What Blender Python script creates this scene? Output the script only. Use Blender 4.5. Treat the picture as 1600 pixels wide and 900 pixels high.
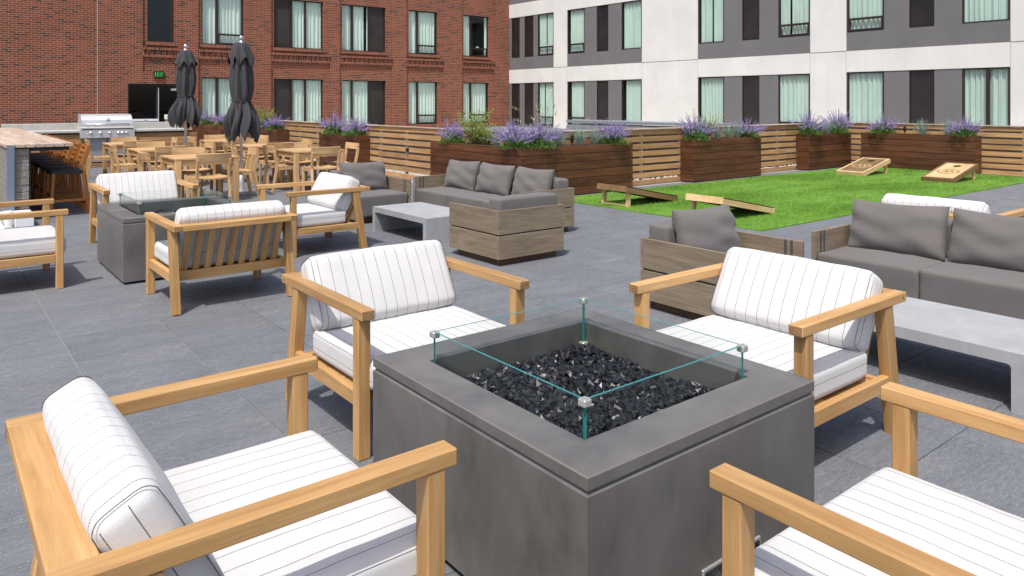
import bpy, math, random
import numpy as np
from mathutils import Vector, Matrix
R = math.radians
rnd = random.Random(7)
for o in list(bpy.data.objects): bpy.data.objects.remove(o)
sc = bpy.context.scene
COL = sc.collection

# ------------------------------------------------------------ camera, sky, sun, exposure
CAM_H = 1.55
AX = math.atan2(2277 - 800, 1166.0)           # angle between view direction and world +X
cam = bpy.data.cameras.new('camera'); camo = bpy.data.objects.new('camera', cam); COL.objects.link(camo)
cam.sensor_width = 36; cam.lens = 1166 / 1600 * 36; cam.shift_y = -(450 - 161) / 1600
cam.clip_start = .05; cam.clip_end = 2000
camo.location = (0, 0, CAM_H); camo.rotation_euler = (R(90), 0, AX - R(90))
sc.camera = camo
SUN = Vector((.45, .30, -1)).normalized()      # direction the light travels
w = bpy.data.worlds.new('World'); sc.world = w; w.use_nodes = True
nt = w.node_tree; nt.nodes.clear()
out = nt.nodes.new('ShaderNodeOutputWorld'); bg = nt.nodes.new('ShaderNodeBackground'); sky = nt.nodes.new('ShaderNodeTexSky')
sky.sky_type = 'NISHITA'; sky.sun_disc = False
sky.sun_elevation = math.asin(-SUN.z); sky.sun_rotation = math.atan2(-SUN.x, -SUN.y)
sky.altitude = 0; sky.air_density = .75; sky.dust_density = 3.2; sky.ozone_density = .6
bg.inputs[1].default_value = .15
nt.links.new(sky.outputs[0], bg.inputs[0]); nt.links.new(bg.outputs[0], out.inputs[0])
sl = bpy.data.lights.new('sun', 'SUN'); sl.energy = 3.0; sl.angle = R(.6); sl.color = (1, .968, .92)
slo = bpy.data.objects.new('sun', sl); COL.objects.link(slo); slo.location = (-8, -6, 20)
slo.rotation_euler = SUN.to_track_quat('-Z', 'Y').to_euler()
sc.view_settings.view_transform = 'Standard'; sc.view_settings.look = 'None'
sc.view_settings.exposure = 0.42; sc.view_settings.gamma = 1

# ------------------------------------------------------------ materials
MATS = {}
class NT:
    def __init__(s, name):
        s.m = bpy.data.materials.new(name); s.m.use_nodes = True; s.t = s.m.node_tree; s.t.nodes.clear()
        s.out = s.n('ShaderNodeOutputMaterial'); s.p = s.n('ShaderNodeBsdfPrincipled'); s.l(s.p.outputs[0], s.out.inputs[0])
        MATS[name] = s.m
    def n(s, typ, **kw):
        x = s.t.nodes.new(typ)
        for k, v in kw.items():
            if k.startswith('i_'):
                kk = k[2:]; kk = int(kk) if kk.isdigit() else kk.replace('_', ' ')
                x.inputs[kk].default_value = v
            else: setattr(x, k, v)
        return x
    def l(s, a, b): s.t.links.new(a, b)
    def coords(s, scale, rand=True, kind='Object'):
        tc = s.n('ShaderNodeTexCoord'); mp = s.n('ShaderNodeMapping'); mp.inputs['Scale'].default_value = scale
        src = tc.outputs[kind]
        if kind == 'World':
            pass
        if rand:
            oi = s.n('ShaderNodeObjectInfo'); ml = s.n('ShaderNodeVectorMath', operation='SCALE'); 
            cx = s.n('ShaderNodeCombineXYZ'); cx.inputs[0].default_value = 7.3; cx.inputs[1].default_value = 3.1; cx.inputs[2].default_value = 5.7
            s.l(cx.outputs[0], ml.inputs[0]); s.l(oi.outputs['Random'], ml.inputs['Scale'])
            ad = s.n('ShaderNodeVectorMath', operation='ADD'); s.l(src, ad.inputs[0]); s.l(ml.outputs[0], ad.inputs[1]); src = ad.outputs[0]
        s.l(src, mp.inputs[0]); return mp.outputs[0]
    def noise(s, vec, scale, detail=3, rough=.55, dist=0):
        x = s.n('ShaderNodeTexNoise'); x.inputs['Scale'].default_value = scale; x.inputs['Detail'].default_value = detail
        x.inputs['Roughness'].default_value = rough; x.inputs['Distortion'].default_value = dist
        if vec is not None: s.l(vec, x.inputs['Vector'])
        return x.outputs['Fac']
    def ramp(s, fac, stops):
        x = s.n('ShaderNodeValToRGB'); cr = x.color_ramp
        while len(cr.elements) < len(stops): cr.elements.new(.5)
        for e, (p, c) in zip(cr.elements, stops): e.position = p; e.color = (*c, 1) if len(c) == 3 else c
        s.l(fac, x.inputs[0]); return x.outputs[0]
    def mix(s, fac, a, b, mode='MIX'):
        x = s.n('ShaderNodeMix', data_type='RGBA', blend_type=mode)
        for i, v in ((0, fac), (6, a), (7, b)):
            if hasattr(v, 'default_value') or hasattr(v, 'links'): s.l(v, x.inputs[i])
            else: x.inputs[i].default_value = (v if i == 0 else (*v, 1))
        return x.outputs[2]
    def math(s, op, a, b=None, c=None):
        x = s.n('ShaderNodeMath', operation=op)
        for i, v in enumerate((a, b, c)):
            if v is None: continue
            if hasattr(v, 'links'): s.l(v, x.inputs[i])
            else: x.inputs[i].default_value = v
        return x.outputs[0]
    def bump(s, h, strength, dist=.01):
        x = s.n('ShaderNodeBump'); x.inputs['Strength'].default_value = strength; x.inputs['Distance'].default_value = dist
        s.l(h, x.inputs['Height']); s.l(x.outputs[0], s.p.inputs['Normal'])
    def set(s, rough=.6, spec=.5, metal=0):
        s.p.inputs['Roughness'].default_value = rough; s.p.inputs['Specular IOR Level'].default_value = spec; s.p.inputs['Metallic'].default_value = metal
    def col(s, c):
        if hasattr(c, 'links'): s.l(c, s.p.inputs['Base Color'])
        else: s.p.inputs['Base Color'].default_value = (*c, 1)
def wood(name, dark, mid, light, rough=.55, gs=1.0, var=.25, weather=None):
    t = NT(name)
    v = t.coords((2.2 * gs, 34 * gs, 34 * gs)); n1 = t.noise(v, 1.0, 5, .6, .25)
    v2 = t.coords((.9 * gs, 6 * gs, 6 * gs)); n2 = t.noise(v2, 1.0, 2, .5, .7)
    c = t.ramp(n1, [(.28, dark), (.5, mid), (.75, light)])
    c2 = t.ramp(n2, [(.3, (.80, .77, .72)), (.62, (1.06, 1.05, 1.04))])
    c = t.mix(1.0, c, c2, 'MULTIPLY'); n3 = t.noise(t.coords((7 * gs, 190 * gs, 190 * gs)), 1.0, 3, .7)
    c = t.mix(t.ramp(n3, [(.3, (.55, .55, .55)), (.47, (0, 0, 0))]), c, dark)
    oi = t.n('ShaderNodeObjectInfo'); hs = t.n('ShaderNodeHueSaturation'); t.l(c, hs.inputs['Color'])
    mr = t.n('ShaderNodeMapRange'); mr.inputs['To Min'].default_value = 1 - var; mr.inputs['To Max'].default_value = 1 + var * .8
    t.l(oi.outputs['Random'], mr.inputs['Value']); t.l(mr.outputs[0], hs.inputs['Value'])
    c = hs.outputs[0]
    if weather:
        nw = t.noise(t.coords((3, 3, 9)), 1.2, 4, .6); c = t.mix(t.ramp(nw, [(.48, (0, 0, 0)), (.75, (.8, .8, .8))]), c, weather)
    t.col(c); t.set(rough, .35); t.bump(n1, .25, .004); return t.m
wood('teak', (.365, .195, .070), (.475, .28, .112), (.57, .365, .168), .48, 1, .17)
wood('teak_pale', (.42, .25, .11), (.56, .36, .175), (.66, .46, .255), .6, 1, .12)
wood('teak_orange', (.26, .085, .018), (.36, .13, .03), (.46, .19, .05), .5, 1, .12)
wood('cedar', (.33, .165, .065), (.46, .265, .115), (.56, .36, .18), .65, .8, .22, (.36, .245, .15))
wood('stained', (.06, .022, .010), (.108, .041, .017), (.165, .068, .029), .5, .55, .32, (.12, .055, .03))
wood('greywood', (.165, .128, .088), (.22, .175, .122), (.27, .22, .16), .65, 2.6, .07)
wood('basewood', (.06, .032, .018), (.09, .05, .028), (.12, .07, .04), .6, 1, .1)
wood('pine', (.55, .37, .17), (.66, .47, .24), (.74, .56, .33), .5, .7, .08)
wood('walnutstain', (.13, .075, .033), (.2, .12, .055), (.27, .17, .085), .5, .7, .1)
wood('bartop', (.36, .27, .20), (.47, .37, .29), (.57, .47, .38), .75, .8, .12)
wood('cladding', (.25, .13, .055), (.36, .2, .09), (.45, .27, .13), .6, .7, .25)
def plain(name, c, rough=.6, metal=0, spec=.5, nz=0, nscale=6, bump=0):
    t = NT(name); t.set(rough, spec, metal)
    if nz:
        f = t.noise(t.coords((1, 1, 1)), nscale, 4, .6)
        t.col(t.ramp(f, [(.3, tuple(x * (1 - nz) for x in c)), (.7, tuple(min(1, x * (1 + nz)) for x in c))]))
        if bump: t.bump(f, bump, .01)
    else: t.col(c)
    return t.m
plain('black', (.012, .012, .013), .5); plain('void', (.008, .008, .009), .9)
plain('steel', (.70, .69, .67), .5, .85, nz=.06, nscale=3); plain('galv', (.5, .53, .56), .42, .85, nz=.15, nscale=14)
plain('chrome', (.8, .8, .82), .12, 1); plain('white_plastic', (.62, .64, .6), .45); plain('clip', (.36, .37, .33), .3, .3)
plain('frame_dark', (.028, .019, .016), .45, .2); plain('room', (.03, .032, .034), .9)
plain('doorgrey', (.33, .34, .36), .45, .4); plain('soil', (.05, .035, .025), .95, nz=.3, nscale=30, bump=.5)
plain('grout', (.28, .272, .258), .9, nz=.12, nscale=20); plain('white_paint', (.74, .75, .74), .6, nz=.05)
plain('bluesteel', (.2, .25, .32), .45, .4); plain('concrete', (.42, .41, .38), .85, nz=.14, nscale=9, bump=.25)
plain('weave', (.032, .028, .025), .75, nz=.5, nscale=160, bump=.4); plain('lens', (.02, .02, .025), .2)
plain('signgreen', (.03, .5, .08), .5)
MATS['signgreen'].node_tree.nodes['Principled BSDF'].inputs['Emission Color'].default_value = (.02, .8, .1, 1)
MATS['signgreen'].node_tree.nodes['Principled BSDF'].inputs['Emission Strength'].default_value = .25
plain('backing', (.035, .022, .017), .8, nz=.2); plain('inlay', (.10, .10, .105), .5, .5); plain('roofgravel', (.42, .40, .37), .95, nz=.35, nscale=40, bump=.8); plain('street', (.07, .07, .07), .95, nz=.2)
plain('stem', (.12, .17, .07), .7)
def tile_mat():
    t = NT('slate'); g = t.n('ShaderNodeNewGeometry')
    oi = t.n('ShaderNodeObjectInfo'); cx = t.n('ShaderNodeCombineXYZ'); cx.inputs[0].default_value = 9.1; cx.inputs[1].default_value = 5.3
    ml = t.n('ShaderNodeVectorMath', operation='SCALE'); t.l(cx.outputs[0], ml.inputs[0]); t.l(oi.outputs['Random'], ml.inputs['Scale'])
    ad = t.n('ShaderNodeVectorMath', operation='ADD'); t.l(g.outputs['Position'], ad.inputs[0]); t.l(ml.outputs[0], ad.inputs[1])
    def mp(sx, sy, rz=0):
        m = t.n('ShaderNodeMapping'); m.inputs['Scale'].default_value = (sx, sy, 1); m.inputs['Rotation'].default_value = (0, 0, rz); t.l(ad.outputs[0], m.inputs[0]); return m.outputs[0]
    big = t.noise(mp(2.0, 6.0, .12), 1.0, 5, .62, .5)
    fine = t.noise(mp(16, 60, .12), 1.0, 6, .75, .2)
    sp = t.noise(mp(95, 150), 1.0, 2, .6)
    c = t.ramp(big, [(.25, (.093, .099, .109)), (.5, (.119, .126, .138)), (.78, (.148, .156, .169))])
    c = t.mix(t.ramp(fine, [(.45, (0, 0, 0)), (.85, (.65, .65, .65))]), c, (.25, .26, .275))
    c = t.mix(t.ramp(fine, [(.2, (.5, .5, .5)), (.42, (0, 0, 0))]), c, (.058, .063, .072))
    c = t.mix(t.ramp(sp, [(.62, (0, 0, 0)), (.72, (.8, .8, .8))]), c, (.46, .475, .49))
    vein = t.noise(mp(1.6, 7.5, -.1), 1.3, 6, .7, 1.2)
    vm = t.math('MULTIPLY', t.ramp(t.math('ABSOLUTE', t.math('SUBTRACT', vein, .5)), [(0, (1, 1, 1)), (.012, (0, 0, 0))]), t.ramp(t.noise(mp(1.2, 1.2), 1, 2), [(.52, (0, 0, 0)), (.66, (.55, .55, .55))]))
    c = t.mix(vm, c, (.36, .30, .22))
    hs = t.n('ShaderNodeHueSaturation'); t.l(c, hs.inputs['Color']); mr = t.n('ShaderNodeMapRange'); mr.inputs['To Min'].default_value = 1.0; mr.inputs['To Max'].default_value = 1.09
    t.l(oi.outputs['Random'], mr.inputs['Value']); t.l(mr.outputs[0], hs.inputs['Value'])
    t.col(hs.outputs[0]); t.l(t.ramp(fine, [(.3, (.75, .75, .75)), (.7, (.5, .5, .5))]), t.p.inputs['Roughness']); t.bump(fine, .3, .004)
tile_mat()
wood('endgrain', (.2, .11, .05), (.3, .18, .085), (.38, .24, .12), .7, 6, .1)
def fire_mat():
    t = NT('firestone'); v = t.coords((1, 1, .6)); a = t.noise(v, 3.2, 5, .6, .4); b = t.noise(v, 14, 4, .6)
    c = t.ramp(a, [(.25, (.080, .074, .068)), (.52, (.122, .115, .107)), (.78, (.178, .169, .158))])
    c = t.mix(t.ramp(b, [(.4, (.0, .0, .0)), (.8, (.5, .5, .5))]), c, (.17, .156, .143)); t.col(c)
    t.l(t.ramp(a, [(.3, (.34, .34, .34)), (.7, (.48, .48, .48))]), t.p.inputs['Roughness']); t.p.inputs['Specular IOR Level'].default_value = .6; t.bump(b, .06, .004)
fire_mat()
plain('copperhighlight', (.19, .165, .148), .45, .2)
def conc_mat():
    t = NT('castconcrete'); v = t.coords((1, 1, 1)); a = t.noise(v, 4.5, 5, .65, .6); b = t.noise(v, 70, 3, .6)
    c = t.ramp(a, [(.25, (.29, .295, .303)), (.5, (.335, .34, .348)), (.75, (.385, .39, .397))]); c = t.mix(t.ramp(b, [(.55, (0, 0, 0)), (.8, (.4, .4, .4))]), c, (.24, .25, .26))
    t.col(c); t.set(.6, .4); t.bump(b, .08, .003)
conc_mat()
def fabric(name, c, stripe=None, weave=420):
    t = NT(name); tc = t.n('ShaderNodeTexCoord'); v = t.coords((1, 1, 1))
    f = t.noise(v, 3, 3); cc = t.ramp(f, [(.3, tuple(x * .93 for x in c)), (.7, tuple(min(1, x * 1.04) for x in c))])
    fn = t.noise(v, weave, 1)
    cc = t.mix(t.ramp(fn, [(.35, (.35, .35, .35)), (.6, (0, 0, 0))]), cc, tuple(x * .72 for x in c))
    if stripe:
        uv = t.n('ShaderNodeUVMap'); sp = t.n('ShaderNodeSeparateXYZ'); t.l(uv.outputs[0], sp.inputs[0])
        fr = t.math('FRACT', t.math('MULTIPLY', sp.outputs[0], 1 / stripe)); d = t.math('ABSOLUTE', t.math('SUBTRACT', fr, .5))
        ln = t.math('LESS_THAN', d, .0013 / stripe)
        dash = t.math('GREATER_THAN', t.math('FRACT', t.math('MULTIPLY', sp.outputs[1], 210)), .22)
        cc = t.mix(t.math('MULTIPLY', ln, dash), cc, (.035, .035, .045))
    t.col(cc); t.set(.9, .15); t.p.inputs['Sheen Weight'].default_value = .12; t.bump(fn, .22, .003); return t.m
fabric('cushion', (.585, .58, .57), .064); fabric('greyfabric', (.146, .135, .128), None, 300); fabric('canopy', (.055, .056, .06), None, 260)
MATS['canopy'].node_tree.nodes['Principled BSDF'].inputs['Sheen Weight'].default_value = .05
plain('piping', (.05, .05, .06), .9); plain('seamwhite', (.56, .55, .535), .9)
def glassy(name, tint, ior=1.5, rough=0.0, boost=1.0):
    t = NT(name); t.t.nodes.remove(t.p)
    tr = t.n('ShaderNodeBsdfTransparent'); tr.inputs[0].default_value = (*tint, 1); gl = t.n('ShaderNodeBsdfGlossy'); gl.inputs['Roughness'].default_value = rough
    lw = t.n('ShaderNodeLayerWeight'); lw.inputs[0].default_value = .5; f0 = ((ior - 1) / (ior + 1)) ** 2; mx = t.n('ShaderNodeMixShader'); sch = t.math('MULTIPLY_ADD', t.math('POWER', lw.outputs['Facing'], 5.0), 1 - f0, f0)
    t.l(t.math('MINIMUM', t.math('MULTIPLY', sch, boost), .9), mx.inputs[0]); t.l(tr.outputs[0], mx.inputs[1]); t.l(gl.outputs[0], mx.inputs[2]); t.l(mx.outputs[0], t.out.inputs[0])
glassy('pane', (.79, .885, .85), 1.5, 0, .9); glassy('pane_tinted', (.67, .765, .735), 1.5, 0, .9); glassy('guardglass', (.968, .985, .98), 1.45, 0, .7)
plain('glassedge', (.03, .20, .18), .15, 0, .6); glassy('doorglass', (.25, .27, .28), 1.5, 0, 1.4)
def fireglass():
    t = NT('blackglass'); t.set(.36, .42); oi = t.n('ShaderNodeObjectInfo'); t.col((.012, .013, .016)); t.p.inputs['Coat Weight'].default_value = .03; t.p.inputs['Coat Roughness'].default_value = .05
fireglass()
def curtain_mat():
    t = NT('curtain'); f = t.noise(t.coords((1, 1, .2)), 5, 2); t.col(t.ramp(f, [(.3, (.78, .80, .75)), (.7, (.88, .9, .86))])); t.set(.9, .1)
curtain_mat()
def stucco(name, c):
    t = NT(name); g = t.n('ShaderNodeNewGeometry'); f = t.noise(g.outputs['Position'], 60, 3, .7); b = t.noise(g.outputs['Position'], .9, 4, .6)
    mp = t.n('ShaderNodeMapping'); mp.inputs['Scale'].default_value = (6, 6, .35); t.l(g.outputs['Position'], mp.inputs[0]); st = t.noise(mp.outputs[0], 1, 4, .6)
    cc = t.ramp(b, [(.3, tuple(x * .93 for x in c)), (.7, tuple(min(1, x * 1.05) for x in c))])
    cc = t.mix(t.ramp(st, [(.5, (0, 0, 0)), (.85, (.35, .35, .35))]), cc, tuple(x * .8 for x in c)); t.col(cc); t.set(.9, .2); t.bump(f, .35, .01)
stucco('stucco_white', (.635, .63, .595)); stucco('stucco_grey', (.15, .147, .148))
def brick_mat(name, vertical=False):
    t = NT(name); g = t.n('ShaderNodeNewGeometry'); sp = t.n('ShaderNodeSeparateXYZ'); t.l(g.outputs['Position'], sp.inputs[0]); cb = t.n('ShaderNodeCombineXYZ')
    t.l(t.math('ADD', sp.outputs[0], sp.outputs[1]), cb.inputs[1 if vertical else 0]); t.l(sp.outputs[2], cb.inputs[0 if vertical else 1])
    bt = t.n('ShaderNodeTexBrick'); bt.inputs['Scale'].default_value = 1; bt.inputs['Brick Width'].default_value = .215; bt.inputs['Row Height'].default_value = .0735
    bt.inputs['Mortar Size'].default_value = .0062; bt.inputs['Mortar Smooth'].default_value = .1; bt.inputs['Bias'].default_value = -.25
    bt.inputs['Color1'].default_value = (.235, .062, .030, 1); bt.inputs['Color2'].default_value = (.13, .036, .021, 1); bt.inputs['Mortar'].default_value = (.36, .265, .2, 1)
    t.l(cb.outputs[0], bt.inputs['Vector'])
    # a share of dark clinker bricks: second brick lookup with strong bias
    b2 = t.n('ShaderNodeTexBrick')
    for k in ('Scale', 'Brick Width', 'Row Height', 'Mortar Size', 'Mortar Smooth'): b2.inputs[k].default_value = bt.inputs[k].default_value
    b2.inputs['Color1'].default_value = (0, 0, 0, 1); b2.inputs['Color2'].default_value = (1, 1, 1, 1); b2.inputs['Mortar'].default_value = (0, 0, 0, 1); b2.inputs['Bias'].default_value = 0
    t.l(cb.outputs[0], b2.inputs['Vector'])
    dk = t.ramp(b2.outputs[0], [(.84, (0, 0, 0)), (.9, (.7, .7, .7))])
    c = t.mix(dk, bt.outputs[0], (.055, .030, .028))
    nz = t.noise(g.outputs['Position'], .6, 4, .6); c = t.mix(1, c, t.ramp(nz, [(.3, (.86, .85, .84)), (.7, (1.08, 1.06, 1.04))]), 'MULTIPLY')
    t.col(c); t.set(.85, .25)
    bp = t.n('ShaderNodeBump'); bp.inputs['Strength'].default_value = .5; bp.inputs['Distance'].default_value = .012; bp.invert = True; t.l(bt.outputs['Fac'], bp.inputs['Height']); t.l(bp.outputs[0], t.p.inputs['Normal'])
brick_mat('brick'); brick_mat('brick_soldier', True)
def block_mat():
    t = NT('splitblock'); v = t.coords((1, 1, 1)); a = t.noise(v, 30, 5, .7); c = t.ramp(a, [(.3, (.17, .15, .13)), (.7, (.34, .31, .275))]); t.col(c); t.set(.95, .2); t.bump(a, .9, .02)
block_mat(); plain('smoothblock', (.45, .46, .41), .9, nz=.12, nscale=12, bump=.2)
def leaf(name, c, var=.35, trans=.25, pos=None):
    t = NT(name); g = t.n('ShaderNodeNewGeometry'); hs = t.n('ShaderNodeHueSaturation'); hs.inputs['Color'].default_value = (*c, 1)
    mr = t.n('ShaderNodeMapRange'); mr.inputs['To Min'].default_value = 1 - var; mr.inputs['To Max'].default_value = 1 + var; t.l(g.outputs['Random Per Island'], mr.inputs['Value']); t.l(mr.outputs[0], hs.inputs['Value'])
    mh = t.n('ShaderNodeMapRange'); mh.inputs['To Min'].default_value = .48; mh.inputs['To Max'].default_value = .52; t.l(g.outputs['Random Per Island'], mh.inputs['Value']); t.l(mh.outputs[0], hs.inputs['Hue'])
    col_ = hs.outputs[0]
    if pos:
        mp = t.n('ShaderNodeMapping'); mp.inputs['Scale'].default_value = (.9, 2.4, 1); t.l(g.outputs['Position'], mp.inputs[0]); nn = t.noise(mp.outputs[0], 1.3, 4, .6, .5)
        col_ = t.mix(1, col_, t.ramp(nn, [(.3, (.68, .74, .72)), (.5, (1, 1, 1)), (.72, (1.22, 1.12, 1.25))]), 'MULTIPLY')
    t.col(col_); t.set(.6, .3)
    tl = t.n('ShaderNodeBsdfTranslucent'); t.l(col_, tl.inputs[0]); mx = t.n('ShaderNodeMixShader'); mx.inputs[0].default_value = trans
    t.l(t.p.outputs[0], mx.inputs[1]); t.l(tl.outputs[0], mx.inputs[2]); t.l(mx.outputs[0], t.out.inputs[0])
leaf('leafgreen', (.15, .27, .06)); leaf('flower', (.43, .34, .64), .4, .3); leaf('fescue', (.27, .37, .31)); leaf('shrubgreen', (.32, .38, .08)); leaf('seedhead', (.5, .47, .24)); leaf('turfblade', (.18, .335, .045), .4, .3, True)
plain('turfbase', (.10, .23, .015), .9, nz=.3, nscale=5)
leaf('pebble', (.52, .47, .41), .5, 0)
def screen_mat():
    t = NT('louvre'); g = t.n('ShaderNodeNewGeometry'); sp = t.n('ShaderNodeSeparateXYZ'); t.l(g.outputs['Position'], sp.inputs[0]); b = t.noise(g.outputs['Position'], 1.4, 3)
    t.col(t.ramp(b, [(.3, (.014, .012, .012)), (.7, (.034, .029, .029))])); t.set(.5, .4); s = t.math('FRACT', t.math('MULTIPLY', sp.outputs[2], 30)); t.bump(s, .5, .02)
screen_mat()

# ------------------------------------------------------------ mesh helpers
class MB:
    def __init__(s): s.v = []; s.f = []; s.m = []; s.mi = 0
    def poly(s, pts):
        b = len(s.v); s.v += [tuple(p) for p in pts]; s.f.append(tuple(range(b, b + len(pts)))); s.m.append(s.mi)
    def raw(s, vs, fs, M=None):
        b = len(s.v); s.v += [tuple(M @ Vector(p)) if M else tuple(p) for p in vs]
        for f in fs: s.f.append(tuple(i + b for i in f)); s.m.append(s.mi)
    def box(s, x0, x1, y0, y1, z0, z1, c=0, M=None):
        if c <= 0:
            vs = [(x, y, z) for x in (x0, x1) for y in (y0, y1) for z in (z0, z1)]
            fs = [(0, 1, 3, 2), (4, 6, 7, 5), (0, 4, 5, 1), (2, 3, 7, 6), (0, 2, 6, 4), (1, 5, 7, 3)]
        else:
            vs = []; fs = []; lo = (x0, y0, z0); hi = (x1, y1, z1); idx = {}
            for a in range(3):
                for sa in (0, 1):
                    for sb in (0, 1):
                        for sc_ in (0, 1):
                            p = [0, 0, 0]; o1, o2 = [(1, 2), (0, 2), (0, 1)][a]
                            p[a] = (lo, hi)[sa][a]
                            p[o1] = lo[o1] + c if sb == 0 else hi[o1] - c; p[o2] = lo[o2] + c if sc_ == 0 else hi[o2] - c
                            key = [0, 0, 0]; key[a] = sa; key[o1] = sb; key[o2] = sc_
                            idx[(a, tuple(key))] = len(vs); vs.append(tuple(p))
            for a in range(3):
                o1, o2 = [(1, 2), (0, 2), (0, 1)][a]
                for sa in (0, 1):
                    q = []
                    for sb, sc_ in ((0, 0), (1, 0), (1, 1), (0, 1)):
                        k = [0, 0, 0]; k[a] = sa; k[o1] = sb; k[o2] = sc_; q.append(idx[(a, tuple(k))])
                    fs.append(tuple(q))
            for a in range(3):  # edges along axis a
                o1, o2 = [(1, 2), (0, 2), (0, 1)][a]
                for sb in (0, 1):
                    for sc_ in (0, 1):
                        def K(fa, e):
                            k = [0, 0, 0]; k[a] = e; k[o1] = sb; k[o2] = sc_; return idx[(fa, tuple(k))]
                        fs.append((K(o1, 0), K(o1, 1), K(o2, 1), K(o2, 0)))
            for k in [(i, j, l) for i in (0, 1) for j in (0, 1) for l in (0, 1)]:
                fs.append((idx[(0, k)], idx[(1, k)], idx[(2, k)]))
        s.raw(vs, fs, M)
    def tube(s, pts, rs, n=8, caps=True):
        pts = [Vector(p) for p in pts]; rings = []
        if not isinstance(rs, (list, tuple)): rs = [rs] * len(pts)
        up = Vector((0, 0, 1)); b0 = len(s.v)
        for i, p in enumerate(pts):
            d = (pts[min(i + 1, len(pts) - 1)] - pts[max(i - 1, 0)]).normalized()
            a = d.cross(up) if abs(d.z) < .95 else d.cross(Vector((1, 0, 0))); a.normalize(); b = d.cross(a)
            for k in range(n):
                t = 2 * math.pi * k / n; q = p + (a * math.cos(t) + b * math.sin(t)) * rs[i]; s.v.append(tuple(q))
        for i in range(len(pts) - 1):
            for k in range(n):
                s.f.append((b0 + i * n + k, b0 + i * n + (k + 1) % n, b0 + (i + 1) * n + (k + 1) % n, b0 + (i + 1) * n + k)); s.m.append(s.mi)
        if caps:
            s.f.append(tuple(b0 + k for k in range(n))); s.m.append(s.mi)
            s.f.append(tuple(b0 + (len(pts) - 1) * n + k for k in range(n))); s.m.append(s.mi)
    def lathe(s, prof, n=16, c=(0, 0, 0)):
        b0 = len(s.v)
        for r, z in prof:
            for k in range(n):
                t = 2 * math.pi * k / n; s.v.append((c[0] + r * math.cos(t), c[1] + r * math.sin(t), c[2] + z))
        for i in range(len(prof) - 1):
            for k in range(n):
                s.f.append((b0 + i * n + k, b0 + i * n + (k + 1) % n, b0 + (i + 1) * n + (k + 1) % n, b0 + (i + 1) * n + k)); s.m.append(s.mi)
    def mesh(s, name, mats, smooth=False):
        me = bpy.data.meshes.new(name); me.from_pydata(s.v, [], s.f); 
        for m in (mats if isinstance(mats, (list, tuple)) else [mats]): me.materials.append(MATS[m])
        if any(s.m): me.polygons.foreach_set('material_index', s.m)
        fixn(me)
        if smooth: me.polygons.foreach_set('use_smooth', [True] * len(me.polygons))
        return me
import bmesh
def fixn(me):
    if len(me.polygons) > 30000: return
    bm = bmesh.new(); bm.from_mesh(me); bmesh.ops.recalc_face_normals(bm, faces=bm.faces); bm.to_mesh(me); bm.free()
def link(name, data, parent=None, loc=(0, 0, 0), rot=None, M=None, kind=None):
    o = bpy.data.objects.new(name, data); COL.objects.link(o)
    if parent: o.parent = parent
    if M is not None: o.matrix_basis = M
    else:
        o.location = loc
        if rot: o.rotation_euler = rot
    if kind: o['kind'] = kind
    return o
def thing(name, label, cat, loc=(0, 0, 0), rz=0, group=None):
    o = link(name, None, None, loc, (0, 0, rz)); o.empty_display_size = .1; tag(o, label, cat, group); return o
def tag(o, label, cat, group=None):
    o['label'] = label; o['category'] = cat
    if group: o['group'] = group
    return o
def copy_tree(root, parent=None):
    c = root.copy(); COL.objects.link(c)
    if parent: c.parent = parent
    for ch in root.children: copy_tree(ch, c)
    return c
def place(proto, used, name, label, loc, rz, group, scale=None):
    o = proto if not used else copy_tree(proto)
    used.append(1); o.location = loc; o.rotation_euler = (0, 0, rz); o['label'] = label; o['group'] = group
    if scale: o.scale = scale
    return o
BC = {}
def bmesh_box(L, w_, h, c, mat):
    k = (round(L, 4), round(w_, 4), round(h, 4), c, mat)
    if k not in BC:
        b = MB(); b.box(-L / 2, L / 2, -w_ / 2, w_ / 2, -h / 2, h / 2, c); BC[k] = b.mesh('board', mat)
    return BC[k]
def beam(name, p0, p1, w_, h, mat, parent, c=.003, side=None):
    """a board whose length runs p0->p1; w_ is horizontal width, h the other"""
    p0 = Vector(p0); p1 = Vector(p1); d = p1 - p0; L = d.length; x = d.normalized()
    s_ = Vector(side) if side else (Vector((0, 0, 1)).cross(x) if abs(x.z) < .9 else Vector((0, 1, 0)))
    y = (s_ - x * s_.dot(x)).normalized(); z = x.cross(y)
    M = Matrix((x, y, z)).transposed().to_4x4(); M.translation = (p0 + p1) / 2
    return link(name, bmesh_box(L, w_, h, c, mat), parent, M=M)
def boxpart(name, x0, x1, y0, y1, z0, z1, mat, parent=None, c=0, kind=None):
    b = MB(); cx, cy, cz = (x0 + x1) / 2, (y0 + y1) / 2, (z0 + z1) / 2
    b.box(x0 - cx, x1 - cx, y0 - cy, y1 - cy, z0 - cz, z1 - cz, c); return link(name, b.mesh(name, mat), parent, (cx, cy, cz), kind=kind)
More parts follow.
